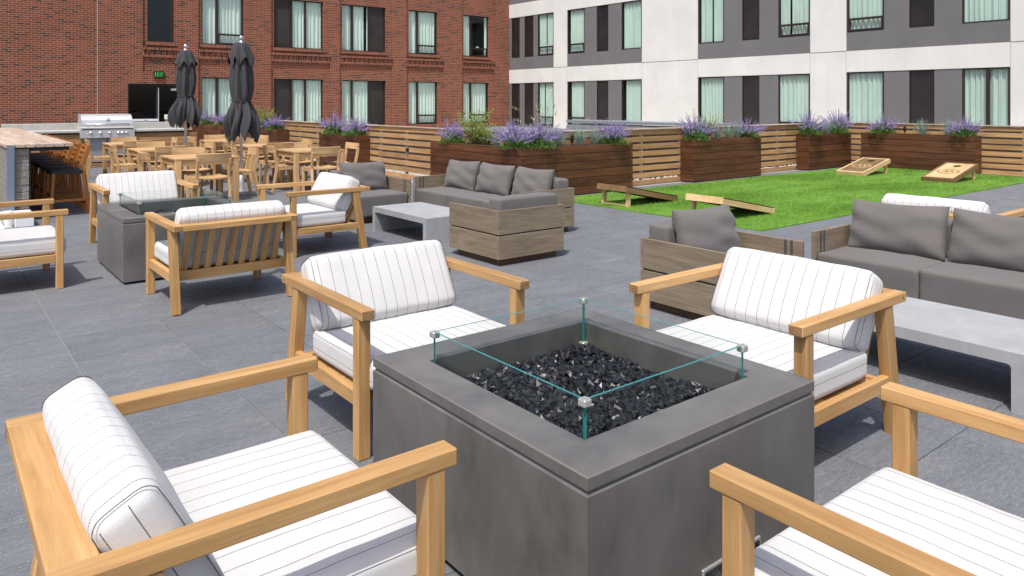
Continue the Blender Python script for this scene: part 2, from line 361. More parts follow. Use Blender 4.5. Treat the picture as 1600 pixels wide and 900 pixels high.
def rcushion(name, sx, sy, sz, r, mat, bulge=(0, 0, 0), seed=0, wr=0, n=9, cap_axis='z'):
    """rounded cushion; stripes run round it: u follows local x, then continues down the end caps"""
    h = Vector((sx / 2, sy / 2, sz / 2)); rr = Vector((min(r, h.x * .98), min(r, h.y * .98), min(r, h.z * .98)))
    def params(hh, rad):
        a = [-hh + rad * (1 - math.cos(i * math.pi / 8)) if False else -hh + rad * i / 4 for i in range(4)]
        mid = [-hh + rad + (2 * hh - 2 * rad) * i / (n - 1) for i in range(n)]
        return a + mid + [-q for q in reversed(a)]
    P_ = [params(h[i], rr[i]) for i in range(3)]; vs = []; fs = []; key = {}
    rs = random.Random(seed); ph = [rs.uniform(0, 6.28) for _ in range(8)]
    def V(p):
        k = tuple(round(q, 5) for q in p)
        if k in key: return key[k]
        p = Vector(p); q = Vector([max(-h[i] + rr[i], min(h[i] - rr[i], p[i])) for i in range(3)]); d = p - q
        if d.length > 1e-7:
            m = min(rr); dn = Vector([d[i] / rr[i] for i in range(3)]); dn.normalize(); pos = q + Vector([dn[i] * rr[i] for i in range(3)])
        else: pos = q
        u, v_, w2 = p.x / h.x, p.y / h.y, p.z / h.z
        pos.z += (w2) * bulge[2] * (1 - u * u) * (1 - v_ * v_); pos.y += v_ * bulge[1] * (1 - u * u) * (1 - w2 * w2); pos.x += u * bulge[0] * (1 - v_ * v_) * (1 - w2 * w2)
        if wr:
            f = wr * (math.sin(p.x * 23 + ph[0] + 3 * math.sin(p.y * 9 + ph[1])) + .7 * math.sin(p.y * 31 + p.z * 17 + ph[2]) + .6 * math.sin(p.x * 51 + p.z * 37 + ph[3]) * abs(u))
            pos += Vector((.3 * u * f, v_ * f, w2 * f))
        key[k] = len(vs); vs.append(tuple(pos)); return key[k]
    for a in range(3):
        o1, o2 = [(1, 2), (2, 0), (0, 1)][a]
        for sgn in (-1, 1):
            for i in range(len(P_[o1]) - 1):
                for j in range(len(P_[o2]) - 1):
                    q = []
                    for (ii, jj) in ((i, j), (i + 1, j), (i + 1, j + 1), (i, j + 1)):
                        p = [0, 0, 0]; p[a] = sgn * h[a]; p[o1] = P_[o1][ii]; p[o2] = P_[o2][jj]; q.append(V(p))
                    fs.append(tuple(q if sgn > 0 else q[::-1]))
    me = bpy.data.meshes.new(name); me.from_pydata(vs, [], fs); me.materials.append(MATS[mat]); uvl = me.uv_layers.new(name='UVMap')
    ca = {'z': 2, 'y': 1}[cap_axis]; oa = 1 if ca == 2 else 2
    for p in me.polygons:
        nrm = p.normal; end = abs(nrm.x) > .72
        for li in p.loop_indices:
            co = me.vertices[me.loops[li].vertex_index].co
            if end: u = (h.x if nrm.x > 0 else -h.x) + (h[ca] - co[ca]) * (1 if nrm.x > 0 else -1); v_ = co[oa]
            else: u = co.x; v_ = (co.y if abs(nrm.z) > abs(nrm.y) else co.z)
            uvl.data[li].uv = (u + .013, v_)
    me.polygons.foreach_set('use_smooth', [True] * len(me.polygons)); return me
def pillow(name, sx, sz, T, mat, seed=0, n=18):
    """loose pillow standing in local xz, thickness along y"""
    rs = random.Random(seed); ph = [rs.uniform(0, 6.28) for _ in range(12)]; vs = []; fs = []
    def pt(i, j, sd):
        u = -math.cos(math.pi * i / n); v = -math.cos(math.pi * j / n)
        e = max(0, (1 - abs(u) ** 3.2)) ** .42 * max(0, (1 - abs(v) ** 3.2)) ** .42
        edge = max(abs(u), abs(v))
        wr = .007 * math.sin(9 * v + ph[0] + 4 * u * abs(u)) * abs(u) ** 2 + .006 * math.sin(11 * u + ph[1] + 3 * v) * (v * v) + .005 * math.sin(5 * u + 7 * v + ph[2]) + .006 * math.exp(-((u - .25 * math.sin(ph[4])) ** 2) * 14) * math.sin(8 * v + ph[5]) + .005 * math.sin(26 * v + ph[6] + 5 * u) * max(0, abs(u) - .6)
        wr = wr * 1.35 + .006 * math.exp(-((v + .35 + .2 * u) ** 2) * 60) * math.sin(3 * u + ph[7]) + .010 * math.sin(30 * u + ph[8]) * max(0, abs(v) - .72)
        x = u * sx / 2 * (1 - .035 * (1 - v * v)); z = v * sz / 2 * (1 - .05 * (1 - u * u)) - .012 * (1 - abs(u)) * (v > 0)
        return (x + .002 * math.sin(17 * v + ph[3]) * abs(u), sd * (T / 2 * e + wr * min(1, e * 2)) , z)
    idx = {}
    for sd in (-1, 1):
        for i in range(n + 1):
            for j in range(n + 1):
                b = i in (0, n) or j in (0, n); k = (i, j, 0 if b else sd)
                if k not in idx: idx[k] = len(vs); vs.append(pt(i, j, sd))
        for i in range(n):
            for j in range(n):
                q = [idx[(a, b_, 0 if a in (0, n) or b_ in (0, n) else sd)] for a, b_ in ((i, j), (i + 1, j), (i + 1, j + 1), (i, j + 1))]
                fs.append(tuple(q if sd < 0 else q[::-1]))
    me = bpy.data.meshes.new(name); me.from_pydata(vs, [], fs); me.materials.append(MATS[mat]); fixn(me)
    me.polygons.foreach_set('use_smooth', [True] * len(me.polygons)); return me
def npmesh(name, V, F3, mat):
    me = bpy.data.meshes.new(name); V = np.asarray(V, np.float32).reshape(-1, 3); F = np.asarray(F3, np.int32); k = F.shape[1]
    me.vertices.add(len(V)); me.vertices.foreach_set('co', V.ravel()); me.loops.add(F.size); me.loops.foreach_set('vertex_index', F.ravel())
    me.polygons.add(len(F)); me.polygons.foreach_set('loop_start', np.arange(0, F.size, k, dtype=np.int32)); me.polygons.foreach_set('loop_total', np.full(len(F), k, np.int32))
    me.update(calc_edges=True); me.validate(); me.materials.append(MATS[mat]); return me
FW = (math.cos(AX), math.sin(AX)); RT = (math.sin(AX), -math.cos(AX))
def pix(x, y, z):
    d = x * FW[0] + y * FW[1]; r = x * RT[0] + y * RT[1]
    return (800 + 1166 * r / d, 161 + 1166 * (CAM_H - z) / d, d) if d > .05 else (0, 0, d)
#@@SETTING
# ------------------------------------------------------------ the setting
g = link('ground', None); COL.objects.unlink(g); bpy.data.objects.remove(g)
b = MB(); b.poly([(-600, -600, -6), (600, -600, -6), (600, 600, -6), (-600, 600, -6)]); link('ground', b.mesh('ground', 'street'), kind='structure')
# gravel-covered lower roof outside the terrace, in front of both buildings
b = MB(); b.box(-30, 24.5, -20, 31, -5.9, -.10); link('gravel_roof', b.mesh('gravel_roof', 'roofgravel'), kind='structure')
# terrace slab in two rectangles (grout colour shows in the joints)
fl = MB(); fl.box(-7, 7.95, 9.70, 29.95, -.099, -.007); fl.box(-7, 18.3, -9, 9.699, -.098, -.0071)
floor = link('terrace_floor', fl.mesh('terrace_floor', 'grout'), kind='structure')
TS = .61; X0 = .715 - 20 * TS; Y0 = 1.45 - 20 * TS
tb = MB(); tb.box(-TS / 2 + .0034, TS / 2 - .0034, -TS / 2 + .0022, TS / 2 - .0022, -.012, 0, .0018); tile_me = tb.mesh('tile', 'slate')
cells = []
for i in range(60):
    for j in range(70):
        cx, cy = X0 + (i + .5) * TS, Y0 + (j + .5) * TS
        if cx < -6.5 or cy < -8 or cy > 29.5: continue
        if cy > 9.6 and cx > 7.7: continue
        if cx > 18.1: continue
        if 8.3 < cx < 17.4 and 5.5 < cy < 8.7: continue      # under the lawn
        q = [pix(cx + a, cy + b_, 0) for a in (-.3, .3) for b_ in (-.3, .3)]
        area = 0
        if min(k[2] for k in q) > .3:
            xs = [k[0] for k in q]; ys = [k[1] for k in q]; a0 = max(0, min(1600, max(xs)) - max(0, min(xs))); b0 = max(0, min(900, max(ys)) - max(0, min(ys))); area = a0 * b0
        cells.append((area, cx, cy))
cells.sort(reverse=True)
rest = MB()
for k, (a, cx, cy) in enumerate(cells):
    if k < 300: link('tile', tile_me, floor, (cx, cy, 0))
    else: rest.box(cx - TS / 2 + .0028, cx + TS / 2 - .0028, cy - TS / 2 + .0016, cy + TS / 2 - .0016, -.012, 0)
link('paving', rest.mesh('paving', 'slate'), floor, kind='stuff')

# artificial lawn
TX0, TX1, TY0, TY1 = 7.95, 17.80, 5.20, 8.97
lawn = link('lawn', None); bpy.data.objects.remove(lawn)
b = MB(); b.box(TX0, TX1, TY0, TY1, .001, .014); lawn = link('lawn', b.mesh('lawn', 'turfbase'), kind='structure')
rs = np.random.RandomState(3); N = 230000
px_ = rs.uniform(TX0 + .005, TX1 - .005, N); py_ = rs.uniform(TY0 + .005, TY1 - .005, N)
# density follows nearness: thin out the far end, widen the blades there
keep = rs.rand(N) < np.clip(1.25 - (px_ - TX0) / 14, .5, 1); px_, py_ = px_[keep], py_[keep]; N = len(px_)
sw = np.sin(px_ * 1.7 + .8 * np.sin(py_ * 2.1)) * .5 + np.sin(py_ * 3.3 + px_ * .6) * .5
ang = rs.uniform(0, 6.28, N); ln = rs.uniform(.02, .042, N); lean = .3 + .25 * sw + rs.uniform(0, .5, N); la = .9 * sw + rs.uniform(-1.2, 1.2, N)
wd = .0028 + .0022 * (px_ - TX0) / 10
base = np.stack([px_, py_, np.full(N, .013)], 1); dx = np.stack([np.cos(ang) * wd, np.sin(ang) * wd, np.zeros(N)], 1)
tip = base + np.stack([np.cos(la) * ln * np.sin(lean), np.sin(la) * ln * np.sin(lean), ln * np.cos(lean)], 1)
V = np.stack([base - dx, base + dx, tip], 1).reshape(-1, 3); F = np.arange(3 * N).reshape(-1, 3)
tb_ = link('turf_blades', npmesh('turf_blades', V, F, 'turfblade'), None, kind='stuff'); tag(tb_, 'bright green artificial grass blades covering the game lawn', 'grass')

# ------------------------------------------------------------ facades
def facade(name, us, vs, cls, tw, parent, mats):
    """heightfield facade: cls(u,v) -> (material index, outward offset); openings get a deep negative offset and no front face"""
    nu, nv = len(us) - 1, len(vs) - 1; C = [[cls((us[i] + us[i + 1]) / 2, (vs[j] + vs[j + 1]) / 2) for j in range(nv)] for i in range(nu)]
    mb = MB()
    for i in range(nu):
        for j in range(nv):
            m, o, open_ = C[i][j]
            if not open_:
                mb.mi = m; mb.poly([tw(us[i], vs[j], o), tw(us[i + 1], vs[j], o), tw(us[i + 1], vs[j + 1], o), tw(us[i], vs[j + 1], o)])
            if i + 1 < nu:
                m2, o2, p2 = C[i + 1][j]
                if abs(o - o2) > 1e-5:
                    mb.mi = m if o > o2 else m2; u = us[i + 1]; mb.poly([tw(u, vs[j], o), tw(u, vs[j], o2), tw(u, vs[j + 1], o2), tw(u, vs[j + 1], o)])
            if j + 1 < nv:
                m2, o2, p2 = C[i][j + 1]
                if abs(o - o2) > 1e-5:
                    mb.mi = m if o > o2 else m2; v = vs[j + 1]; mb.poly([tw(us[i], v, o), tw(us[i], v, o2), tw(us[i + 1], v, o2), tw(us[i + 1], v, o)])
    return link(name, mb.mesh(name, mats), parent)
def wbox(mb, tw, u0, u1, v0, v1, w0, w1):
    p = [tw(u, v, w_) for u in (u0, u1) for v in (v0, v1) for w_ in (w0, w1)]
    mb.raw(p, [(0, 1, 3, 2), (4, 6, 7, 5), (0, 4, 5, 1), (2, 3, 7, 6), (0, 2, 6, 4), (1, 5, 7, 3)])
crs = random.Random(11)
def window(parent, tw, u0, u1, v0, v1, wf, mull=(), dark=None, sash=None, cover=((0, 1),), tint='pane'):
    """u0..u1 opening; mull: mullion positions; dark=(a,b) opaque louvred part; sash: (a,b) bay with a low operable sash; cover: curtain fractions"""
    fb = MB(); t = .045; d0, d1 = wf - .06, wf
    wbox(fb, tw, u0 + .002, u1 - .002, v0 + .002, v0 + t, d0, d1); wbox(fb, tw, u0 + .002, u1 - .002, v1 - t, v1 - .002, d0, d1)
    wbox(fb, tw, u0 + .002, u0 + t, v0 + t, v1 - t, d0, d1); wbox(fb, tw, u1 - t, u1 - .002, v0 + t, v1 - t, d0, d1)
    for m in mull: wbox(fb, tw, m - .045, m + .045, v0 + t, v1 - t, d0 - .001, d1 + .003)
    o = link('window', fb.mesh('window', 'frame_dark'), parent)
    if sash:
        s = MB(); vv = v0 + .42; a, b_ = sash; wbox(s, tw, a, b_, vv - .035, vv + .035, d0 + .005, d1 + .012); wbox(s, tw, a, b_, v0 + t, v0 + t + .05, d0 + .005, d1 + .012)
        wbox(s, tw, a, a + .05, v0 + t, vv, d0 + .004, d1 + .01); wbox(s, tw, b_ - .05, b_, v0 + t, vv, d0 + .004, d1 + .01); link('sash', s.mesh('sash', 'frame_dark'), o)
        q = MB(); um = (a + b_) / 2; wbox(q, tw, um - .09, um + .06, vv + .05, vv + .12, d0 - .10, d0 - .06); link('label_plate', q.mesh('label_plate', 'white_paint'), o)
    ga, gb = u0 + t, u1 - t
    if dark:
        s = MB(); wbox(s, tw, dark[0], dark[1], v0 + t, v1 - t, d0 - .01, d0 + .02); link('louvre_panel', s.mesh('louvre_panel', 'louvre'), o)
        if dark[0] <= u0 + .06: ga = dark[1]
        else: gb = dark[0]
    edges = [ga] + [m for m in mull if ga + .05 < m < gb - .05] + [gb]
    for a, b_ in zip(edges[:-1], edges[1:]):
        s = MB(); s.poly([tw(a, v0 + t, d1 - .014), tw(b_, v0 + t, d1 - .014), tw(b_, v1 - t, d1 - .014), tw(a, v1 - t, d1 - .014)]); link('pane', s.mesh('pane', tint), o)
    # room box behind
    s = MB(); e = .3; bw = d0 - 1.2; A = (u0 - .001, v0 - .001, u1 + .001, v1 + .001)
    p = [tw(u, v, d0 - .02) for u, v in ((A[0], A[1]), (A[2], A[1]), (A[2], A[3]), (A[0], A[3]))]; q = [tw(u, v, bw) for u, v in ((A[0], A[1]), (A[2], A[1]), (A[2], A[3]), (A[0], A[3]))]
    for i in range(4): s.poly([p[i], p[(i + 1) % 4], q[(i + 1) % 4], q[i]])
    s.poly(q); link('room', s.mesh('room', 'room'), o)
    W = gb - ga
    for ca, cb in cover:
        a, b_ = ga + W * ca, ga + W * cb; s = MB(); nseg = max(8, int((b_ - a) / .022)); ph = crs.uniform(0, 6)
        pr = None
        for i in range(nseg + 1):
            u = a + (b_ - a) * i / nseg; ww = d0 - .045 + .032 * math.sin(u * 41 + ph + 1.3 * math.sin(u * 7 + ph)) + .012 * math.sin(u * 97 + ph)
            cur = (tw(u, v0 + .02, ww), tw(u, v1 - .03, ww * 1.0))
            if pr: s.poly([pr[0], cur[0], cur[1], pr[1]])
            pr = cur
        link('curtain', s.mesh('curtain', 'curtain', True), o)
    return o
YB, XW = 30.0, 23.5
twB = lambda u, v, w_: (u, YB - w_, v)
twW = lambda u, v, w_: (XW - w_, u, v)
# --- brick building
bb = thing('brick_building', 'red brick building with dark-framed curtained windows behind the terrace', 'building', (12, YB, 0))
bb.location = (0, 0, 0)
bays = [(6.35, 7.75), (8.32, 10.39), (11.16, 13.74), (14.18, 16.76), (17.50, 19.52), (20.60, 22.58)]
wins = [(6.53, 7.46), (8.46, 10.08), (11.30, 13.45), (14.33, 16.46), (17.65, 19.23), (20.72, 22.26)]
LO = (.55, 2.56); UP = (3.83, 5.87); DOOR = (5.864, 7.72, 0.0, 2.27)
openings = [(a, b_, *UP) for a, b_ in wins] + [(a, b_, *LO) for a, b_ in wins[1:]] + [DOOR]
us = sorted(set([-16.0, XW + .02] + [x for p in bays for x in p] + [x for p in openings for x in p[:2]])); vs = sorted(set([-5.5, 8.6, 2.70, 6.7, .2] + [x for p in openings for x in p[2:]]))
def clsB(u, v):
    for a, b_, c, d in openings:
        if a < u < b_ and c < v < d: return (0, -.22, True)
    for k, (a, b_) in enumerate(bays):
        if a < u < b_ and (v > 2.70 if k == 0 else v > .2) : return (0, -.07, False)
    return (0, 0, False)
facade('brick_wall', us, vs, clsB, twB, bb, ['brick'])
def corbel(u0, u1, sill, ba, bb_):
    s = MB(); wbox(s, twB, u0 - .06, u1 + .06, sill - .13, sill + .002, -.068, .03); link('brick_sill', s.mesh('brick_sill', 'brick_soldier'), bb)
    s = MB(); a, c = ba + .012, bb_ - .012
    wbox(s, twB, a, c, sill - .30, sill - .21, -.069, .05)
    n = int((c - a) / .105)
    for i in range(n):
        x = a + (c - a) * i / n
        wbox(s, twB, x, x + .068, sill - .49, sill - .301, -.069, .0)
        if i % 2: wbox(s, twB, x, x + .1, sill - .655, sill - .581, -.069, -.03)
    wbox(s, twB, a, c, sill - .58, sill - .491, -.069, .008); wbox(s, twB, a, c, sill - .485, sill - .305, -.068, -.03)
    link('brick_corbel', s.mesh('brick_corbel', 'brick_soldier'), bb, kind='stuff')
for k, ((a, b_), (c, d)) in enumerate(zip(wins, bays)):
    corbel(a, b_, UP[0], c, d)
    if k: 
        s = MB(); wbox(s, twB, a - .05, b_ + .05, LO[0] - .12, LO[0] + .002, -.068, .03); link('brick_sill', s.mesh('brick_sill', 'brick_soldier'), bb)
WF = -.16
window(bb, twB, *wins[0], *UP, WF, cover=(), mull=(7.38,), tint='doorglass')
window(bb, twB, *wins[1], *UP, WF, mull=(9.06,), sash=(9.1, 10.04)); window(bb, twB, *wins[1], *LO, WF, mull=(9.06,))
window(bb, twB, *wins[2], *UP, WF, mull=(12.08, 12.68), dark=(11.34, 12.04)); window(bb, twB, *wins[2], *LO, WF, mull=(12.08, 12.68), dark=(11.34, 12.04))
window(bb, twB, *wins[3], *UP, WF, mull=(14.82, 15.66), dark=(15.7, 16.42), cover=((0, .4), (.42, .8), (.92, 1))); window(bb, twB, *wins[3], *LO, WF, mull=(14.82, 15.66), dark=(15.7, 16.42))
window(bb, twB, *wins[4], *UP, WF, mull=(18.16,), sash=(18.2, 19.19)); window(bb, twB, *wins[4], *LO, WF, mull=(18.16,), sash=(18.2, 19.19))
window(bb, twB, *wins[5], *UP, WF, mull=(21.2,), sash=(21.24, 22.22), cover=((0, .3), (.93, 1))); window(bb, twB, *wins[5], *LO, WF, mull=(21.2,), sash=(21.24, 22.22))
# joint strip up the left of the wall
s = MB(); wbox(s, twB, 4.865, 4.885, .9, 8.5, .0, .006); link('expansion_joint', s.mesh('expansion_joint', 'concrete'), bb)
# door with side light
s = MB(); wbox(s, twB, 5.87, 7.71, 2.2, 2.265, -.2, -.1)
for u in (5.87, 6.83, 7.66): wbox(s, twB, u, u + .05, .0, 2.2, -.2, -.1)
dr = link('entrance_door', s.mesh('entrance_door', 'black'), bb)
for a, b_ in ((5.92, 6.83), (6.88, 7.66)):
    s = MB(); s.poly([twB(a, 0, -.15), twB(b_, 0, -.15), twB(b_, 2.2, -.15), twB(a, 2.2, -.15)]); link('pane', s.mesh('pane', 'doorglass'), dr)
s = MB(); wbox(s, twB, 6.895, 6.925, .05, 2.12, -.12, -.07); link('pull_handle', s.mesh('pull_handle', 'steel'), dr)
s = MB(); wbox(s, twB, 7.35, 7.6, 2.02, 2.1, -.12, -.08); link('door_closer', s.mesh('door_closer', 'steel'), dr)
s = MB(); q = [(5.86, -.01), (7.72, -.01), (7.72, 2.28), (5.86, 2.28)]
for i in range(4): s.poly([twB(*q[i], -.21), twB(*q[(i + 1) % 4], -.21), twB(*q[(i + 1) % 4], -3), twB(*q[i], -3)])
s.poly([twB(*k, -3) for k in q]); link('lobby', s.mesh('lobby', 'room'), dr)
# --- exit sign
ex = thing('exit_sign', 'small black exit sign with green letters above the dark entrance door', 'sign', (6.90, YB - .002, 2.61))
boxpart('housing', -.18, .18, -.07, 0, -.125, .125, 'black', ex, .006)
LT = {'E': [(0, 0, .2, 1), (.2, .85, .75, 1), (.2, .43, .65, .57), (.2, 0, .75, .15)], 'I': [(.28, 0, .5, 1)], 'T': [(.3, 0, .5, .82), (0, .82, .8, 1)], 'X': []}
for k, ch in enumerate('EXIT'):
    s = MB(); ox = -.142 + k * .076 - (.012 if k == 3 else 0); W_, H_ = .062, .15
    for (x0, y0, x1, y1) in LT[ch]: s.box(ox + x0 * W_, ox + x1 * W_, -.077, -.0701, -.075 + y0 * H_, -.075 + y1 * H_)
    if ch == 'X':
        for sg in (1, -1):
            pts = [(.0, 0), (.22, 0), (.8, 1), (.58, 1)]
            if sg < 0: pts = [(.8 - a, b_) for a, b_ in pts]
            s.poly([(ox + a * W_, -.077 - (.0004 if sg > 0 else 0), -.075 + b_ * H_) for a, b_ in pts])
    link('letter', s.mesh('letter', 'signgreen'), ex)
# --- pale stucco building
wb = thing('stucco_building', 'white stucco building with grey panels and curtained windows on the right', 'building', (0, 0, 0))
PN = [(26.58, 30.02), (21.04, 25.64), (13.53, 18.19), (7.62, 12.28), (-1.2, 3.0)]           # grey bays along y
WN = [(26.6, 27.76, 1, 's'), (24.485, 25.62, 1, 's'), (21.06, 22.21, 0, ''), (16.99, 18.17, 0, ''), (13.55, 14.74, 1, 's'), (11.07, 12.26, 1, 's'), (7.64, 8.85, 0, 'm'), (1.8, 2.98, 0, ''), (-1.18, .1, 1, 's')]
DK = [(28.10, 28.79), (29.17, 29.82), (23.0, 23.71), (15.49, 16.21), (9.6, 10.32), (.7, 1.4)]
LOW = (.45, 2.55); UPW = (3.83, 5.87); BAND = 3.23
ops = [(a, b_, *r) for a, b_, _, _ in WN for r in (LOW, UPW)] + [(a, b_, *r) for a, b_ in DK for r in (LOW, UPW)]
us = sorted(set([-14.0, YB + .02] + [x for p in PN for x in p] + [x for p in ops for x in p[:2]])); vs = sorted(set([-5.5, 8.6, 2.55, BAND, 5.87, 6.55] + [x for p in ops for x in p[2:]]))
def clsW(u, v):
    for k, (a, b_, c, d) in enumerate(ops):
        if a < u < b_ and c < v < d: return (1, -.14, True)
    gp = any(a < u < b_ for a, b_ in PN)
    if gp and (v < 2.55 or BAND < v < 5.87 or v > 6.55): return (1, -.02, False)
    return (0, 0, False)
facade('stucco_wall', us, vs, clsW, twW, wb, ['stucco_white', 'stucco_grey'])
for a, b_, sa, kd in WN:
    for lo, hi in (LOW, UPW):
        cv = crs.choice([((0, 1),), ((0, 1),), ((0, .52), (.5, 1)), ((0, .46), (.53, 1)), ((0, .9),), ((.0, .62), (.66, 1))])
        window(wb, twW, a, b_, lo, hi, -.024, mull=((a + .55,) if kd == 'm' and lo < 1 else ()), sash=((a + .045, b_ - .045) if sa else None), tint='pane_tinted', cover=cv)
for a, b_ in DK:
    for lo, hi in (LOW, UPW):
        s = MB(); wbox(s, twW, a + .002, b_ - .002, lo + .002, hi - .002, -.12, -.06); o = link('louvre_panel', s.mesh('louvre_panel', 'louvre'), wb)
        s = MB(); t_ = .03
        for q in ((a, b_, lo, lo + t_), (a, b_, hi - t_, hi), (a, a + t_, lo + t_, hi - t_), (b_ - t_, b_, lo + t_, hi - t_)): wbox(s, twW, q[0] + .003, q[1] - .003, q[2] + .003, q[3] - .003, -.1, -.03)
        link('frame', s.mesh('frame', 'frame_dark'), o)
# stucco control joints
for v in (BAND - .006, 2.56):
    for a, b_ in ((25.64, 26.58), (18.19, 21.04), (12.28, 13.53), (3.0, 7.62)):
        if v > 3: s = MB(); wbox(s, twW, a, b_, v, v + .02, 0, .004); link('control_joint', s.mesh('control_joint', 'stucco_grey'), wb)
for u in (26.58, 25.64, 21.04, 18.19, 13.53, 12.28, 7.62):
    s = MB(); wbox(s, twW, u - .008, u + .008, 2.56, BAND - .01, 0, .003); link('control_joint', s.mesh('control_joint', 'concrete'), wb)
# --- galvanised duct on the neighbouring roof
du = thing('roof_duct', 'long galvanised metal roof duct beyond the slatted fence', 'duct', (15.2, 13.6, -.1))
boxpart('casing', -.35, .35, -2.6, 2.55, 0, 1.04, 'galv', du, .01)
for z in (.93, 1.08): boxpart('flange', -.40, .40, -2.66, 2.6, z, z + .075, 'galv', du, .012)
ro = thing('metal_roof', 'low ribbed metal roof sheet beyond the corner planter', 'roof', (12.2, 14.2, .05))
boxpart('deck', -1.1, .9, -1.6, 2.6, -.2, .80, 'concrete', ro)
for i in range(11): boxpart('rib', -1.15, .95, -1.55 + i * .4, -1.45 + i * .4, .801, .84, 'galv', ro)

# ------------------------------------------------------------ fences and planters
def fence(name, label, p0, p1, back, seglen, outlets=()):
    """slats on the terrace side; back = unit vector away from the terrace"""
    p0 = Vector((*p0, 0)); p1 = Vector((*p1, 0)); d = (p1 - p0); L = d.length; x = d.normalized(); bk = Vector((*back, 0))
    f = thing(name, label, 'fence', p0); n = max(1, round(L / seglen)); fr = random.Random(len(name) + int(L * 10))
    for i in range(n):
        a, c = x * (L * i / n + .002), x * (L * (i + 1) / n - .002)
        for k in range(8):
            zc = 1.045 - .1355 * k - .0475; jit = bk * fr.uniform(-.003, .003) + Vector((0, 0, fr.uniform(-.004, .004)))
            off = bk * .011 + Vector((0, 0, zc)) + jit; beam('slat', a + off, c + off, .022, .095 - .003 * (k % 2), 'cedar', f, .002)
    m = max(2, round(L / 1.12))
    for i in range(m):
        q = x * (L * (i + .5) / m) + bk * .052; boxpart('post', q.x - .025, q.x + .025, q.y - .025, q.y + .025, -.1, 1.044, 'galv', f)
    for i in range(n):
        a, c = x * (L * i / n + .001) + bk * .035 + Vector((0, 0, 1.058)), x * (L * (i + 1) / n - .001) + bk * .035 + Vector((0, 0, 1.058)); beam('cap_rail', a, c, .13, .022, 'bartop', f, .003)
    for t_, k in outlets:
        q = x * t_ - bk * .012; zc = 1.045 - .1355 * k - .0475; boxpart('outlet', q.x - .03, q.x + .03, q.y - .03, q.y + .03, zc - .04, zc + .04, 'black', f, .004)
    return f
f1 = fence('slat_fence', 'cedar slat fence running from the sofas back past the dining tables', (7.80, 9.56), (7.80, 29.6), (1, 0), 2.5, [(3.75, 3), (8.6, 3)])
f2 = fence('slat_fence', 'cedar slat fence along the far side of the green lawn', (7.83, 9.55), (18.14, 9.55), (0, 1), 2.58)
f3 = fence('slat_fence', 'cedar slat fence behind the two cornhole boards at far right', (18.15, 9.54), (18.15, -6.0), (1, 0), 2.6)
def planter(label, x0, x1, y0, y1, h=.84):
    cx, cy = (x0 + x1) / 2, (y0 + y1) / 2; p = thing('wood_planter', label, 'planter', (cx, cy, 0), 0, 'dark stained wooden planters'); a, c = (x1 - x0) / 2, (y1 - y0) / 2
    boxpart('liner', -a + .024, a - .024, -c + .024, c - .024, .03, h - .03, 'black', p)
    boxpart('soil', -a + .03, a - .03, -c + .03, c - .03, h - .0295, h - .012, 'soil', p)
    for k in range(6):
        z = .012 + (k + .5) * (h - .012) / 6; hh = (h - .012) / 6 - .009
        for sg in (-1, 1):
            beam('plank', (-a + .0, sg * (c - .011), z), (a, sg * (c - .011), z), .022, hh, 'stained', p, .002)
            beam('plank', (sg * (a - .011), -c + .024, z), (sg * (a - .011), c - .024, z), .022, hh, 'stained', p, .002)
    return p
PL = {}
PL[0] = planter('dark wooden planter at the far end beside the brick building', 7.42, 7.78, 24.3, 27.5)
PL[1] = planter('dark wooden planter right behind the larger closed umbrella', 7.44, 7.78, 19.6, 22.4)
PL[2] = planter('dark wooden planter between the dining tables and the grey armchair', 7.45, 7.78, 14.96, 16.9)
PL[3] = planter('dark wooden planter directly behind the three-cushion grey sofa', 7.42, 7.78, 9.52, 11.86)
PL[4] = planter('long dark wooden planter at the fence corner by the lawn', 7.41, 9.98, 9.15, 9.51)
PL[5] = planter('dark wooden planter in the middle of the lawn-side fence', 11.77, 14.02, 9.19, 9.53)
PL[6] = planter('dark wooden planter in the far corner behind the brown cornhole board', 15.95, 17.85, 9.2, 9.53)
PL[7] = planter('dark wooden planter behind the pale cornhole board', 17.83, 18.13, 6.43, 8.95)
# pebbles outside the fence
def pebbles(name, label, rects, n, seed, parent=None, r0=.018, r1=.035, z0=-.1):
    rs = np.random.RandomState(seed); V = []; F = []
    o = np.array([(1, 0, 0), (-1, 0, 0), (0, 1, 0), (0, -1, 0), (0, 0, 1), (0, 0, -1)], float); f = [(0, 2, 4), (2, 1, 4), (1, 3, 4), (3, 0, 4), (2, 0, 5), (1, 2, 5), (3, 1, 5), (0, 3, 5)]
    ar = [(x1 - x0) * (y1 - y0) for x0, x1, y0, y1 in rects]; tot = sum(ar)
    for (x0, x1, y0, y1), a in zip(rects, ar):
        for _ in range(int(n * a / tot)):
            s_ = rs.uniform(r0, r1) * np.array([rs.uniform(.8, 1.4), rs.uniform(.8, 1.4), rs.uniform(.6, .9)]); t = rs.uniform(0, 6.28); c, q = math.cos(t), math.sin(t)
            P = o * s_ * rs.uniform(.8, 1.2, (6, 1)); P = np.stack([P[:, 0] * c - P[:, 1] * q, P[:, 0] * q + P[:, 1] * c, P[:, 2]], 1) + np.array([rs.uniform(x0, x1), rs.uniform(y0, y1), z0 + rs.uniform(.005, .05)])
            b0 = len(V) * 6; V.append(P); F += [(i + b0, j + b0, k + b0) for i, j, k in f]
    ob = link(name, npmesh(name, np.concatenate(V), F, 'pebble'), parent, kind='stuff')
    if not parent: tag(ob, label, 'gravel')
    return ob
pebbles('gravel', 'pale gravel showing under the cedar fence slats', [(7.9, 8.5, 10.2, 20), (7.9, 18.9, 9.65, 10.5), (18.25, 19.1, 3, 9.6)], 15000, 4, z0=-.075)
